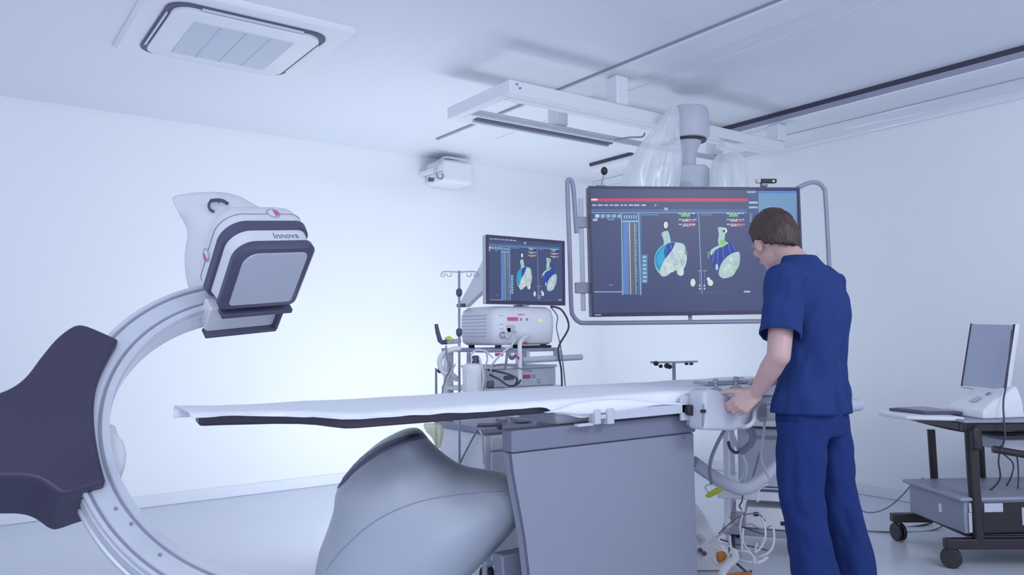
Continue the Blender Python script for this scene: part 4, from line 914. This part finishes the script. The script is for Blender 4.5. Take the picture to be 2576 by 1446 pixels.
cable('white cable loop right of the recorder, outer one', [P(1916, 1302, 3.9), P(1924, 1325, 3.88), P(1925, 1350, 3.86), P(1915, 1375, 3.85), P(1900, 1388, 3.85), P(1905, 1365, 3.85)], 0.0053, M_CABLE_W)
cable('white cable loop right of the recorder, lower one', [P(1946, 1330, 3.9), P(1947, 1360, 3.88), P(1938, 1385, 3.86), P(1918, 1398, 3.86), P(1902, 1404, 3.88)], 0.0053, M_CABLE_W)
cable('white cable coil on the floor in front of the low cart, back one', [P(1836, 1348, 3.9), P(1838, 1372, 3.86), P(1850, 1384, 3.84), P(1880, 1388, 3.82), P(1896, 1402, 3.8), P(1896, 1418, 3.78)], 0.0066, M_CABLE_W)
cable('white cable coil on the floor in front of the low cart, middle one', [P(1866, 1384, 3.82), P(1868, 1350, 3.84), P(1870, 1330, 3.9)], 0.0053, M_CABLE_W)
cable('white cable lying flat on the floor in front of the low cart', [P(1848, 1404, 3.86), P(1880, 1414, 3.84), P(1910, 1414, 3.84), P(1930, 1402, 3.88)], 0.0073, M_CABLE_W)
cable('thin white lead dropping from the recorder front to the floor', [P(1868, 1296, 3.93), P(1862, 1325, 3.90), P(1868, 1360, 3.87), P(1890, 1392, 3.84), P(1912, 1420, 3.80)], .004, M_CABLE_W)
cable('thin grey lead crossing the recorder front from left to right', [P(1835, 1300, 3.96), P(1858, 1322, 3.93), P(1888, 1318, 3.92), P(1915, 1330, 3.92), P(1940, 1322, 3.95)], .0032, M_CABLE_G)
cable('plum lead hanging in a small loop below the middle shelf', [P(1850, 1262, 3.98), P(1842, 1300, 3.95), P(1856, 1322, 3.94), P(1872, 1300, 3.95), P(1880, 1268, 3.98)], .0032, M_PLUM)
cable('thin white lead spiralling on the floor beside the floor strut', [P(1800, 1380, 3.80), P(1818, 1366, 3.82), P(1838, 1380, 3.78), P(1826, 1410, 3.74), P(1802, 1420, 3.72), P(1790, 1404, 3.74)], .004, M_CABLE_W)
cable('thin dark lead running along the floor under the low cart', [P(1812, 1356, 4.0), P(1850, 1368, 3.96), P(1890, 1374, 3.94), P(1930, 1384, 3.92)], .0035, M_CABLE_D)
cable('thick white floor hose curling at the bottom edge beside the pedestal', [P(1846, 1386, 3.72), P(1850, 1404, 3.68), P(1832, 1422, 3.62), P(1816, 1446, 3.56), P(1818, 1475, 3.52)], .017, M_WHITE2, 'hose', 'hose', n=12)
cable('short dark cable end on the floor near the white hose', [P(1850, 1414, 3.78), P(1868, 1430, 3.76), P(1882, 1440, 3.75), P(1890, 1436, 3.76)], .006, M_CABLE_D)
op = thing('foot_switch', 'orange foot switch on the floor right of the pedestal', 'foot switch', cw(.97, 3.75, 0))
MB().prism([cw(.90, 3.60, .002), cw(1.10, 3.60, .002), cw(1.10, 3.60, .07), cw(.90, 3.60, .045)], cv(0, .16, 0)).build('housing', M_BROWN, op, bevel=.008)
MB().prism([cw(.895, 3.595, .05), cw(1.105, 3.595, .074), cw(1.105, 3.595, .090), cw(.895, 3.595, .066)], cv(0, .17, 0)).build('pedal', M_ORANGE, op, bevel=.006)
tag(puff(catmull([P(x, y, 3.9) for x, y in ((1802, 1392), (1815, 1386), (1826, 1390), (1830, 1404), (1822, 1416), (1806, 1414))], 5, True), -DY, .03, .03, step=.012)[0].build('orange_connector', M_ORANGE, ang=80), 'orange connector tangled among the cables above the foot switch', 'connector')
sf = thing('floor_strut', 'pale slanting strut standing on the floor right of the pedestal', 'strut', cw(1.02, 4.1, 0))
MB().prism([cw(.90, 4.05, .33), cw(.94, 4.05, .33), cw(1.08, 4.05, .10), cw(1.10, 4.05, 0.002), cw(.90, 4.05, 0.002)], cv(0, .1, 0)).build('strut', M_WHITE2, sf, bevel=.01)
for i, (x, y) in enumerate(((1762, 1350), (1770, 1358), (1762, 1384), (1772, 1392))): MB().cyl(P(x, y, 4.045), P(x, y, 4.03), .012, 10).build('bolt', M_BAND if i > 1 else M_GREY, sf)

# ================================================================== TROLLEY AT THE RIGHT
tr_ = thing('trolley', 'dark-framed trolley on casters at the right edge holding a computer', 'trolley', cw(2.75, 4.35, 0))
def cb_(name, x0, x1, d0, d1, z0, z1, m, par=None, bev=.006): return MB().box(cw((x0 + x1) / 2, (d0 + d1) / 2, (z0 + z1) / 2), (x1 - x0, d1 - d0, z1 - z0), (RX, DY, ZZ)).build(name, m, par or tr_, bevel=bev)
cb_('base_bar', 2.20, 3.30, 4.055, 4.105, .098, .150, M_BROWN); cb_('base_bar', 2.19, 3.30, 4.60, 4.65, .105, .155, M_BROWN)
MB().tube([at(2440, 1068, 4.08), at(2448, 1200, 4.08), at(2462, 1362, 4.08)], .0285, 16).build('post', M_BROWN, tr_)
MB().tube([at(2342, 1080, 4.62), at(2352, 1230, 4.62), cw(2.54, 4.62, .15)], .0215, 16).build('post', M_BROWN, tr_)
MB().tube([at(2466, 1085, 4.62), at(2474, 1230, 4.62), cw(2.84, 4.62, .15)], .017, 16).build('post', M_BROWN, tr_)
MB().tube([cw(3.15, 4.08, .73), cw(3.18, 4.08, .12)], .0285, 16).build('post', M_BROWN, tr_)
cb_('cross_bar', 2.88, 2.95, 4.10, 4.62, .110, .150, M_BROWN)
# top frame and pull-out shelf
cb_('top_frame', 2.31, 3.25, 4.06, 4.10, .690, .735, M_BROWN); cb_('top_frame', 2.31, 2.36, 4.10, 4.64, .690, .735, M_BROWN); cb_('top_frame', 2.31, 3.25, 4.60, 4.64, .690, .735, M_BROWN)
cb_('top_shelf', 2.30, 3.25, 4.04, 4.66, .735, .750, M_PCGREY)
MB().prism([cw(2.05, 4.30, .738), cw(2.09, 4.20, .738), cw(2.34, 4.10, .738), cw(2.34, 4.60, .738), cw(2.10, 4.52, .738), cw(2.05, 4.44, .738)], (0, 0, .022)).build('side_tray', M_WHITE2, tr_, bevel=.006)
MB().tube([cw(2.36, 4.62, .69), cw(2.5, 4.45, .655), cw(2.62, 4.25, .655), cw(2.70, 4.10, .68)], .012, 10, smooth=5).build('cable_guide', M_BROWN, tr_)
MB().tube([cw(2.46, 4.07, .60), cw(2.75, 4.03, .555), cw(2.95, 4.07, .56), cw(3.2, 4.10, .58)], .018, 12, smooth=5).build('lower_rail', M_BROWN, tr_)
cb_('rail_clamp', 2.335, 2.385, 4.02, 4.06, .60, .72, M_BROWN, None, .015)
def caster(x, d, yaw):
    c = cw(x, d, 0); ax = cv(cos(yaw), sin(yaw), 0)
    w = MB(); w.cyl(c + ZZ * .051 - ax * .024, c + ZZ * .051 - ax * .006, .050, 24); w.cyl(c + ZZ * .051 + ax * .006, c + ZZ * .051 + ax * .024, .050, 24)
    o = w.build('caster', M_BROWN, tr_, bevel=.004)
    MB().cyl(c + ZZ * .05, c + ZZ * .105, .011, 10).build('caster_stem', M_MID, o); MB().box(c + ZZ * .06, (.02, .06, .06), (ax, ax.cross(ZZ), ZZ)).build('caster_hood', M_BROWN, o, bevel=.01)
caster(2.225, 4.62, .15); caster(2.235, 4.09, 1.1); caster(3.15, 4.62, .3); caster(3.15, 4.09, .6)
kd = thing('keyboard', 'thin dark keyboard lying on the pale side tray of the trolley', 'keyboard', cw(2.25, 4.4, .761))
MB().prism([cw(2.12, 4.46, .7605), cw(2.20, 4.24, .7605), cw(2.40, 4.22, .7605), cw(2.34, 4.50, .7605)], (0, 0, .016)).build('body', M_BAND, kd, bevel=.004)
MB().prism([cw(2.145, 4.44, .777), cw(2.21, 4.26, .777), cw(2.375, 4.24, .777), cw(2.325, 4.48, .777)], (0, 0, .004)).build('keys', M_MID, kd)
# console unit with flip-up screen
un = thing('monitor_unit', 'pale sloped console with upright blank screen standing on the trolley', 'monitor', cw(2.60, 4.30, .75))
q = [at(x, y, d) for x, y, d in ((2368, 1034, 4.36), (2462, 1046, 4.08), (2545, 1050, 4.14), (2470, 1040, 4.46))]
base_b = [cw(2.38, 4.36, .7505), cw(2.43, 4.09, .7505), cw(2.68, 4.14, .7505), cw(2.62, 4.42, .7505)]
base_t = [cw(2.385, 4.355, .790), cw(2.435, 4.095, .790), cw(2.665, 4.15, .905), cw(2.61, 4.41, .905)]
bt2 = [cw(2.40, 4.35, .805), cw(2.45, 4.10, .805), cw(2.60, 4.14, .905), cw(2.55, 4.39, .905)]
MB().loft([base_b, base_t[:2] + [cw(2.675, 4.145, .83), cw(2.615, 4.415, .83)], bt2[:2] + [cw(2.655, 4.15, .905), cw(2.60, 4.40, .905)], [cw(2.47, 4.33, .85), cw(2.515, 4.125, .85), cw(2.645, 4.16, .915), cw(2.595, 4.39, .915)]]).build('console', M_WHITE2, un, bevel=.008)
MB().lathe([(.014, 0), (.014, .006), (.008, .009)], cw(2.535, 4.21, .868), (cv(.8, 0, .5).normalized(), DY, cv(-.5, 0, .86).normalized())).build('dial', M_MID, un)
MB().box(cw(2.475, 4.23, .842), (.05, .06, .003), (cv(.83, -.1, .5).normalized(), cv(.1, .99, 0).normalized(), cv(-.5, 0, .86).normalized())).build('panel', M_GREY, un)
s1, s2, s3, s4 = at(2441, 816, 4.45), at(2549, 811, 4.22), at(2533, 986, 4.18), at(2420, 968, 4.42)
sxv = ((s2 - s1) + (s3 - s4)).normalized(); syv = ((s1 - s4) + (s2 - s3)); syv = (syv - sxv * (syv @ sxv)).normalized(); snv = sxv.cross(syv)
if snv @ DY > 0: snv = -snv
scn = (s1 + s2 + s3 + s4) / 4; sw, sh = ((s2 - s1).length + (s3 - s4).length) / 2, ((s1 - s4).length + (s2 - s3).length) / 2
SAX = (sxv, syv, snv)
MB().box(scn - snv * .018, (sw + .012, sh + .012, .034), SAX).build('screen_casing', M_WHITE2, un, bevel=.006)
MB().box(scn + snv * .0003, (sw - .014, sh - .012, .003), SAX).build('screen', M_OFFSCREEN, un)
for k in (-1, 1): MB().box(scn + sxv * (k * (sw / 2 - .003)) + snv * .0005, (.009, sh - .004, .006), SAX).build('screen_edge', M_EDGE, un)
MB().box(scn - syv * (sh / 2 + .02) + sxv * .03 - snv * .02, (.10, .05, .03), SAX).build('hinge', M_GREY, un, bevel=.004)
# computer on lower shelf
pc = thing('computer', 'grey desktop computer with black front lying low in the trolley', 'computer', cw(2.75, 4.35, .16))
PA = (cv(.995, .06, 0).normalized(), cv(-.06, .995, 0).normalized(), ZZ); po = cw(2.78, 4.36, .26)
MB().box(po, (.98, .50, .18), PA).build('case', M_PCGREY, pc, bevel=.008)
MB().box(po + PA[2] * .086 - PA[0] * .01, (1.02, .54, .02), PA).build('lid', M_PCGREY, pc, bevel=.008)
fc = po - PA[1] * .252
MB().box(fc - ZZ * .01, (.93, .012, .15), PA).build('front', M_PCBLACK, pc, bevel=.004)
for x, w, z, h, mm in ((-.455, .030, .045, .045, M_GREY), (-.34, .10, .042, .045, M_GREY), (-.165, .05, -.005, .09, M_GREY), (.04, .09, .0, .09, M_MID), (.30, .10, .03, .06, M_GREY)):
    MB().box(fc + PA[0] * x + ZZ * z - PA[1] * .0075, (w, .006, h), PA).build('drive_bay', mm, pc, bevel=.002)
for z in (.02, 0, -.02, -.035): MB().box(fc + PA[0] * .13 + ZZ * z - PA[1] * .0075, (.012, .004, .006), PA).build('button', M_MID, pc)
for x in (-.465, -.43): MB().box(fc + PA[0] * x - ZZ * .03 - PA[1] * .0075, (.016, .004, .10), PA).build('front_strip', M_GREY, pc)
MB().box(po - PA[0] * .4925 + ZZ * .0 - PA[1] * .05, (.004, .025, .045), PA).build('side_label', M_WHITE, pc)
cb_('lower_tray', 2.32, 3.25, 4.10, 4.62, .150, .166, M_BROWN)
MB().box(cw(2.74, 4.3, .60), (.30, .22, .06), (RX, DY, ZZ)).build('power_strip', M_GREY, tag(thing('adapter_box', 'pale grey adapter box slung under the trolley top', 'adapter', cw(2.74, 4.3, .57)), 'pale grey adapter box slung under the trolley top', 'adapter'), bevel=.006)
tag(MB().box(cw(2.74, 4.16, .605), (.03, .03, .04), (RX, DY, ZZ)).build('plug_adapter', M_BLACK, bevel=.004), 'small black plug on the front of the adapter box under the trolley top', 'plug')
cable('dark cable running down the front of the blank screen to below the trolley top', [at(2546, 830, 4.17), at(2532, 960, 4.12), at(2524, 1010, 4.07), at(2526, 1060, 4.03), at(2528, 1100, 4.02), at(2518, 1130, 4.04)], .0045, M_CABLE_D)
cable('dark cable looping below the trolley top onto the computer lid', [at(2518, 1120, 4.2), at(2512, 1160, 4.2), at(2516, 1200, 4.22), at(2500, 1225, 4.25), at(2475, 1240, 4.28)], .0045, M_CABLE_D)
cable('dark cable swinging right under the trolley top', [at(2500, 1122, 4.25), at(2522, 1140, 4.25), at(2548, 1165, 4.25), at(2545, 1195, 4.25), at(2532, 1222, 4.28)], .004, M_CABLE_D)
cable('dark cable hanging near the right picture edge beside the trolley', [at(2552, 1120, 4.3), at(2560, 1160, 4.3), at(2562, 1200, 4.3), at(2560, 1235, 4.3)], .004, M_CABLE_D)
cable('thin grey cable sagging from the computer towards the man\'s legs', [at(2325, 1203, 4.75), at(2300, 1212, 4.75), at(2270, 1245, 4.8), at(2235, 1275, 4.85), at(2195, 1289, 4.9), at(2165, 1282, 4.95), at(2135, 1255, 5.0), at(2100, 1215, 5.0)], .0045, M_CABLE_G)
cable('black power cable lying on the floor behind the trolley caster, upper one', [at(2110, 1306, 5.1), at(2150, 1316, 5.05), at(2200, 1324, 5.0), at(2260, 1327, 4.95), at(2310, 1323, 4.95), at(2345, 1314, 5.0)], .006, M_CABLE_D)
cable('grey power cable lying on the floor behind the trolley caster, lower one', [at(2130, 1330, 4.86), at(2180, 1335, 4.83), at(2240, 1338, 4.80), at(2310, 1338, 4.82), at(2350, 1332, 4.85), at(2372, 1322, 4.9)], .005, M_CABLE_G)

# ================================================================== THE MAN
def fuse(mb, voxel, smooth=6, fac=.5):
    me = bpy.data.meshes.new('tmp'); me.from_pydata(mb.v, [], mb.f)
    bm = bmesh.new(); bm.from_mesh(me); bmesh.ops.recalc_face_normals(bm, faces=bm.faces); bm.to_mesh(me); bm.free()
    o = bpy.data.objects.new('tmp', me); COL.objects.link(o)
    r = o.modifiers.new('r', 'REMESH'); r.mode = 'VOXEL'; r.voxel_size = voxel
    s = o.modifiers.new('s', 'SMOOTH'); s.iterations = smooth; s.factor = fac
    bpy.context.view_layer.update()
    ev = o.evaluated_get(bpy.context.evaluated_depsgraph_get()); m2 = bpy.data.meshes.new_from_object(ev)
    out = MB(); out.add([v.co.copy() for v in m2.vertices], [tuple(p.vertices) for p in m2.polygons])
    nrm = [v.normal.copy() for v in m2.vertices]
    bpy.data.objects.remove(o); bpy.data.meshes.remove(m2)
    return out, nrm
man = thing('person', 'person in blue short-sleeved scrubs seen from behind, head bowed, left hand on the table console', 'person', cw(1.22, 3.15, 0))
BASE = cw(1.19, 3.15, 0); YB = radians(42)
fv, rv = cv(-sin(YB), cos(YB), 0), cv(cos(YB), sin(YB), 0)
def pf(l, f, z): return BASE + rv * l + fv * f + ZZ * z
YH, PH = radians(19), radians(30)
hl = cv(cos(YH), sin(YH), 0); f0 = cv(-sin(YH), cos(YH), 0)
hf = f0 * cos(PH) - ZZ * sin(PH); hu = f0 * sin(PH) + ZZ * cos(PH)
HC = cw(1.092, 3.255, 1.597)
def hp(l, f, u): return HC + hl * l + hf * f + hu * u
HX = (hl, hf, hu)
# --- joints
SL, EL, WL = cw(1.055, 3.03, 1.405), cw(.985, 2.915, 1.118), cw(.938, 3.045, .972)
SR, ER, WR = pf(.175, .0, 1.405), pf(.215, .03, 1.125), pf(.16, .21, .995)
b = MB()
# head
b.ell(hp(0, -.005, .012), (.076, .096, .098), HX, 28, 18)
b.ell(hp(0, .030, -.055), (.060, .066, .075), HX); b.ell(hp(0, .062, -.098), (.034, .030, .024), HX, 18, 10)
b.ell(hp(0, .072, .018), (.056, .024, .024), HX, 18, 10)
b.capsule(hp(0, .092, .000), hp(0, .112, -.042), .009, .014, 12)
b.ell(hp(0, .088, -.076), (.026, .012, .007), HX, 16, 8); b.ell(hp(0, .086, -.088), (.022, .012, .008), HX, 16, 8)
for s in (-1, 1):
    b.ell(hp(s * .045, .066, -.030), (.024, .020, .022), HX, 16, 10)
    EA = ((hl * s + hf * -.45).normalized(), (hf + hl * s * .45).normalized(), hu)
    b.ell(hp(s * .080, .012, -.030), (.008, .019, .032), EA, 16, 12); b.ell(hp(s * .078, .014, -.052), (.007, .012, .013), EA, 12, 8)
# neck and trunk
b.capsule(hp(0, -.008, -.045), pf(0, .02, 1.45), .052, .063, 20)
for z0, z1, r0, r1 in ((1.33, 1.15, .085, .085), (1.15, .95, .085, .072)):
    for s in (-.06, .06): b.capsule(pf(s, 0, z0), pf(s, 0, z1), r0, r1, 18)
b.capsule(pf(-.14, 0, 1.385), pf(.14, 0, 1.385), .048, .048, 16)
# arms
for S_, E_, W_ in ((SL, EL, WL), (SR, ER, WR)):
    b.capsule(S_, E_, .052, .043, 18); m1 = E_.lerp(W_, .35); b.capsule(E_, m1, .041, .041, 18); b.capsule(m1, W_, .041, .027, 18)
def hand(W_, K, sp, pn, fold, thumb_dir, thumb_at):
    d = (K - W_).normalized()
    for i in range(4):
        k = K + sp * ((i - 1.35) * .0205) - d * (.004 * abs(i - 1) + (.006 if i == 3 else 0))
        b.capsule(W_ + sp * ((i - 1.5) * .011) + d * .006, k, .0165, .0115, 12)
        L = (.040, .045, .041, .032)[i]; r = (.0092, .0095, .009, .0078)[i]
        q = k; a = fold[0] + (.06 * i)
        for j, (ln, da) in enumerate(((L, 0), (L * .62, fold[1]), (L * .5, fold[2]))):
            a += da; nx_ = q + (d * cos(a) + pn * sin(a)) * ln; b.capsule(q, nx_, r * (1 - .07 * j), r * (1 - .07 * (j + 1)), 10); q = nx_
    t0 = W_ + d * .026 - sp * .022; t1 = t0 + (thumb_dir[0]).normalized() * .042; t2 = t1 + thumb_dir[1].normalized() * .032; t3 = t2 + thumb_dir[2].normalized() * .024
    b.capsule(t0, t1, .0145, .012, 12); b.capsule(t1, t2, .0115, .0100, 12); b.capsule(t2, t3, .0100, .0085, 12)
KL = cw(.868, 3.058, .922)
spL = cv(.50, -.18, -.85).normalized()
dL = (KL - WL).normalized(); spL = (spL - dL * (spL @ dL)).normalized(); pnL = dL.cross(spL)
if pnL @ DY < 0: pnL = -pnL
hand(WL, KL, spL, pnL, (.55, .95, .75), (cv(-.72, .25, .05), cv(-.95, .3, -.05), cv(-.9, .4, -.2)), None)
KR = pf(.12, .285, .992)
spR = (rv * 1.0 + fv * .2 - ZZ * .25).normalized(); dR = (KR - WR).normalized(); spR = (spR - dR * (spR @ dR)).normalized(); pnR = dR.cross(spR)
if pnR.z > 0: pnR = -pnR
hand(WR, KR, spR, pnR, (.15, .35, .3), ((fv * .7 - rv * .7), (fv * .9 - rv * .4), (fv * 1.0 - ZZ * .2)), None)
# legs and feet
LL = [cw(1.125, 3.085, .86), cw(1.110, 3.075, .575), cw(1.128, 3.06, .41), cw(1.152, 3.05, .255), cw(1.175, 3.04, .07)]
LR = [cw(1.262, 3.215, .86), cw(1.295, 3.215, .575), cw(1.338, 3.21, .41), cw(1.362, 3.20, .255), cw(1.372, 3.19, .07)]
for L in (LL, LR):
    b.capsule(L[0], L[1], .062, .052, 18); b.capsule(L[1], L[2], .056, .054, 18); b.capsule(L[2], L[4], .054, .038, 18)
    b.capsule(L[4] - ZZ * .03 - fv * .03, L[4] - ZZ * .035 + fv * .15, .034, .030, 16)
body, _ = fuse(b, .0042, 4)
bo = body.build('body', M_SKIN, man, ang=180)
# --- hair: one thick closed cap whose surface sinks under the skin below the hairline
hm = MB(); nu, nv = 132, 84; rings = []
for j in range(1, nv):
    q = pi * j / nv; ring = []
    for i in range(nu):
        t = 2 * pi * i / nu
        dl_, df, du = sin(q) * cos(t), sin(q) * sin(t), -cos(q)
        line_ = .10 + .42 * max(0, df) if df > -.05 else -.97 + .42 * (1 + df)      # hairline: high over the face, low on the nape
        side_ = -.30 if abs(dl_) > .55 and df < .42 else -9
        edge = line_ if side_ < -5 else min(line_, side_ if df > -.35 else line_)
        edge += .13 * noise.noise(Vector((t * 5, 0, 2))) + .06 * noise.noise(Vector((t * 17, 1, 2)))
        k = max(0, min(1, (du - edge) / .16 + .5)); k = k * k * (3 - 2 * k)
        n1 = noise.noise(Vector((dl_ * 9 + du * 3, df * 3.2, du * 3.0))); n2 = noise.noise(Vector((dl_ * 26, df * 8 + dl_ * 3, du * 7)))
        n3 = noise.noise(Vector((t * 13 + 2.5 * du, du * 1.6, 5))); n4 = noise.noise(Vector((t * 30 + 3 * du, du * 2.5, 8)))
        rr = .80 + k * (.315 + .045 * n1 + .02 * n2 + .035 * n3 + .018 * n4 + .16 * max(0, -df) * max(0, -du - .1))
        fr_k = max(0, df) * max(0, du) * .10
        ring.append(hp(dl_ * .079 * rr, -.007 + df * .098 * (rr + fr_k), .014 + du * .100 * rr * (1 + .34 * max(0, -df + .15) * max(0, -du))))
    rings.append(ring)
hm.loft(rings)
hm.build('hair', M_HAIR, man, ang=180)
# --- glasses
gl = MB()
for s in (-1, 1):
    gl.torus(hp(s * .033, .105, -.018), .022, .0016, (hl, hu), 24, 6)
    gl.tube([hp(s * .055, .104, -.012), hp(s * .080, .085, -.012), hp(s * .088, .02, -.010)], .0017, 6)
gl.tube([hp(-.011, .107, -.014), hp(.011, .107, -.014)], .0016, 6)
gl.build('glasses', M_MID, man)
for s in (-1, 1): MB().ell(hp(s * .031, .079, -.018), (.011, .011, .011), HX, 14, 10).build('eye', M_WHITE, man)
# --- shirt
def ring_at(z, cl, cf, w, dp, n=32, tilt=0, pw=2.3):
    out = []
    for i in range(n):
        t = 2 * pi * i / n; c, s = cos(t), sin(t)
        x = math.copysign(abs(c) ** (2 / pw), c); y = math.copysign(abs(s) ** (2 / pw), s)
        out.append(pf(cl + w * x, cf + dp * y, z + tilt * y * dp - .03 * (cf + dp * y) * 0))
    return out
sb = MB()
TR_ = [(.82, 0, .002, .190, .130), (.885, 0, .002, .189, .129), (.93, 0, .000, .184, .124), (1.0, .0, -.002, .174, .116), (1.08, .0, -.008, .166, .110), (1.16, .0, -.012, .170, .114), (1.25, 0, -.014, .184, .120), (1.33, 0, -.012, .192, .118), (1.39, 0, -.004, .186, .106), (1.435, 0, .008, .158, .090), (1.465, 0, .018, .120, .076), (1.49, 0, .028, .086, .068), (1.512, 0, .036, .073, .064)]
sb.loft([ring_at(z, a, c, w_, d_) for z, a, c, w_, d_ in TR_])
sb.tube([pf(-.10, 0, 1.405), SL + ZZ * .002, SL.lerp(EL, .45), SL.lerp(EL, .90)], [.085, .075, .073, .077], 20)
sb.tube([pf(.10, 0, 1.405), SR + ZZ * .002, SR.lerp(ER, .45), SR.lerp(ER, .90)], [.080, .066, .067, .073], 20)
shirt, nn_ = fuse(sb, .0065, 7)
for i, p in enumerate(shirt.v):
    r_ = p - BASE; l, f, z = r_ @ rv, r_ @ fv, p.z
    fold_ = noise.noise(Vector((l * 17 + z * 5, f * 13, z * 3.2))) * .0105 + noise.noise(Vector((l * 34 - z * 15, f * 26, z * 8 + 4))) * .006
    fold_ += .006 * sin(36 * l + 8 * z + 5 * noise.noise(Vector((l * 5, f * 5, z * 5)))) * max(0, min(1, (1.25 - z) / .3))
    if z > 1.44: fold_ *= .25
    shirt.v[i] = p + nn_[i] * fold_
aL, aR = (EL - SL), (ER - SR)
def keep(p):
    hemz = .888 - .010 * math.sin(4 * ((p - BASE) @ rv)) + .006 * noise.noise(Vector((p.x * 9, p.y * 9, 0)))
    if p.z < hemz: return False
    for S_, ar in ((SL, aL), (SR, aR)):
        t = (p - S_) @ ar / (ar @ ar); q = S_ + ar * t
        if t > .735 and (p - q).length < .10 and (p - q).length < (p - pf(0, 0, p.z)).length - .03: return False
    return True
kp_ = [keep(p) for p in shirt.v]
shirt.f = [f for f in shirt.f if all(kp_[i] for i in f)]
used = sorted({i for f in shirt.f for i in f}); mp_ = {o: n for n, o in enumerate(used)}
shirt.v = [shirt.v[i] for i in used]; shirt.f = [tuple(mp_[i] for i in f) for f in shirt.f]
ec = {}
for f in shirt.f:
    for a, b2 in zip(f, f[1:] + f[:1]):
        e = (min(a, b2), max(a, b2)); ec[e] = ec.get(e, 0) + 1
nbr = {}
for (a, b2), c_ in ec.items():
    if c_ == 1: nbr.setdefault(a, []).append(b2); nbr.setdefault(b2, []).append(a)
for i in nbr:                                       # even out the cut edges into clean hems
    p = shirt.v[i]
    if p.z < .95: shirt.v[i] = Vector((p.x, p.y, .884 - .010 * math.sin(4 * ((p - BASE) @ rv))))
    else:
        S_, ar = (SL, aL) if (p - SL).length < (p - SR).length else (SR, aR)
        t = (p - S_) @ ar / (ar @ ar); shirt.v[i] = p + ar * (.745 - t)
for _ in range(4):
    nv = {i: shirt.v[i] * .5 + sum((shirt.v[k] for k in n_b), Vector()) * (.5 / len(n_b)) for i, n_b in nbr.items()}
    for i, p in nv.items(): shirt.v[i] = p
so = shirt.build('shirt', M_SHIRT, man, ang=180, solid=.0025)
# collar band
cr = [ring_at(z, 0, c, w_, d_) for z, c, w_, d_ in ((1.470, .024, .098, .076), (1.512, .036, .070, .064), (1.512, .036, .064, .058), (1.47, .028, .08, .062))]
MB().loft(cr, cap=False).build('collar', M_SHIRT, so, ang=60)
# --- trousers
tb_ = MB()
tb_.loft([ring_at(z, 0, c, w_, d_) for z, c, w_, d_ in ((.80, .0, .160, .108), (.86, .0, .172, .116), (.95, .0, .166, .112), (1.0, 0, .160, .106))])
for L in (LL, LR): tb_.tube(L[:4] + [L[4] + ZZ * .03, L[4] - ZZ * .005], [.100, .084, .080, .082, .084, .082], 22)
tro, nn_ = fuse(tb_, .0065, 7)
for i, p in enumerate(tro.v):
    r_ = p - BASE; l, f, z = r_ @ rv, r_ @ fv, p.z
    fold_ = noise.noise(Vector((l * 15, f * 14, z * 3.0 + 9))) * .014 + noise.noise(Vector((l * 24 + z * 12, f * 24, z * 9))) * .007
    tro.v[i] = p + nn_[i] * fold_
to = tro.build('trousers', M_TROUS, man, ang=180)
# side seam pocket edge and inseam stitching
for L in (LL, LR):
    q0 = L[4]; sh = MB()
    rings = []
    for k, (f_, w_, h_) in enumerate(((-.075, .028, .05), (-.06, .040, .068), (0, .043, .072), (.08, .046, .060), (.14, .044, .045), (.185, .028, .030))):
        c = Vector((q0.x, q0.y, 0)) + fv * f_
        rings.append([c + rv * (w_ * cos(2 * pi * i / 20)) + ZZ * (.002 + h_ / 2 + h_ / 2 * sin(2 * pi * i / 20)) for i in range(20)])
    sh.loft(rings); sh.build('shoe', M_SHOE, man, ang=60)


# ================================================================== CAMERA, WORLD, LIGHTS
cam = bpy.data.cameras.new('camera'); co = bpy.data.objects.new('camera', cam); COL.objects.link(co)
cam.sensor_width = 36; cam.lens = 36 * FPX / 2576; cam.clip_start = .05
mw = Matrix(((_R.x, _U.x, -_F.x, EYE.x), (_R.y, _U.y, -_F.y, EYE.y), (_R.z, _U.z, -_F.z, EYE.z), (0, 0, 0, 1)))
co.matrix_world = mw; SC.camera = co
w = bpy.data.worlds.new('world'); SC.world = w; w.use_nodes = True
bg = w.node_tree.nodes['Background']; bg.inputs[0].default_value = (.60, .655, .83, 1); bg.inputs[1].default_value = 1.5
def area(name, loc, target, size, energy, col, sy=None, spread=180):
    l = bpy.data.lights.new(name, 'AREA'); l.energy = energy; l.color = col; l.size = size
    if sy: l.shape = 'RECTANGLE'; l.size_y = sy
    l.spread = radians(spread)
    o = bpy.data.objects.new(name, l); COL.objects.link(o); o.location = loc
    o.rotation_euler = (Vector(target) - Vector(loc)).to_track_quat('-Z', 'Y').to_euler(); return o
COLD = (.885, .94, 1.0)
area("lamp_behind_table", (2.9, 4.1, .25), (2.4, 6.1, 1.3), 1.6, 42, COLD, .9)
area("lamp_far_corner", (4.3, 4.6, .3), (4.6, 5.2, 2.8), .8, 11, COLD, .6)
area("lamp_low_front", (.9, 1.1, .15), (2.7, 3.8, 2.8), .6, 2.5, COLD, .4)
area('fill_light_right', (2.9, -.3, 2.74), (3.4, 3.4, .8), 1.2, 43, COLD, .8)  # added frontal fill, brightens the sides facing the camera
area('fill_light_left', (-.6, .2, 2.74), (1.6, 3.2, .9), 1.2, 38, COLD, .8)  # second added fill light, from the left behind the view
SC.view_settings.view_transform = 'Standard'; SC.view_settings.look = 'None'; SC.view_settings.exposure = 0.0; SC.view_settings.gamma = 1.0
for o in list(bpy.data.objects):
    if '_o' in o: del o['_o']
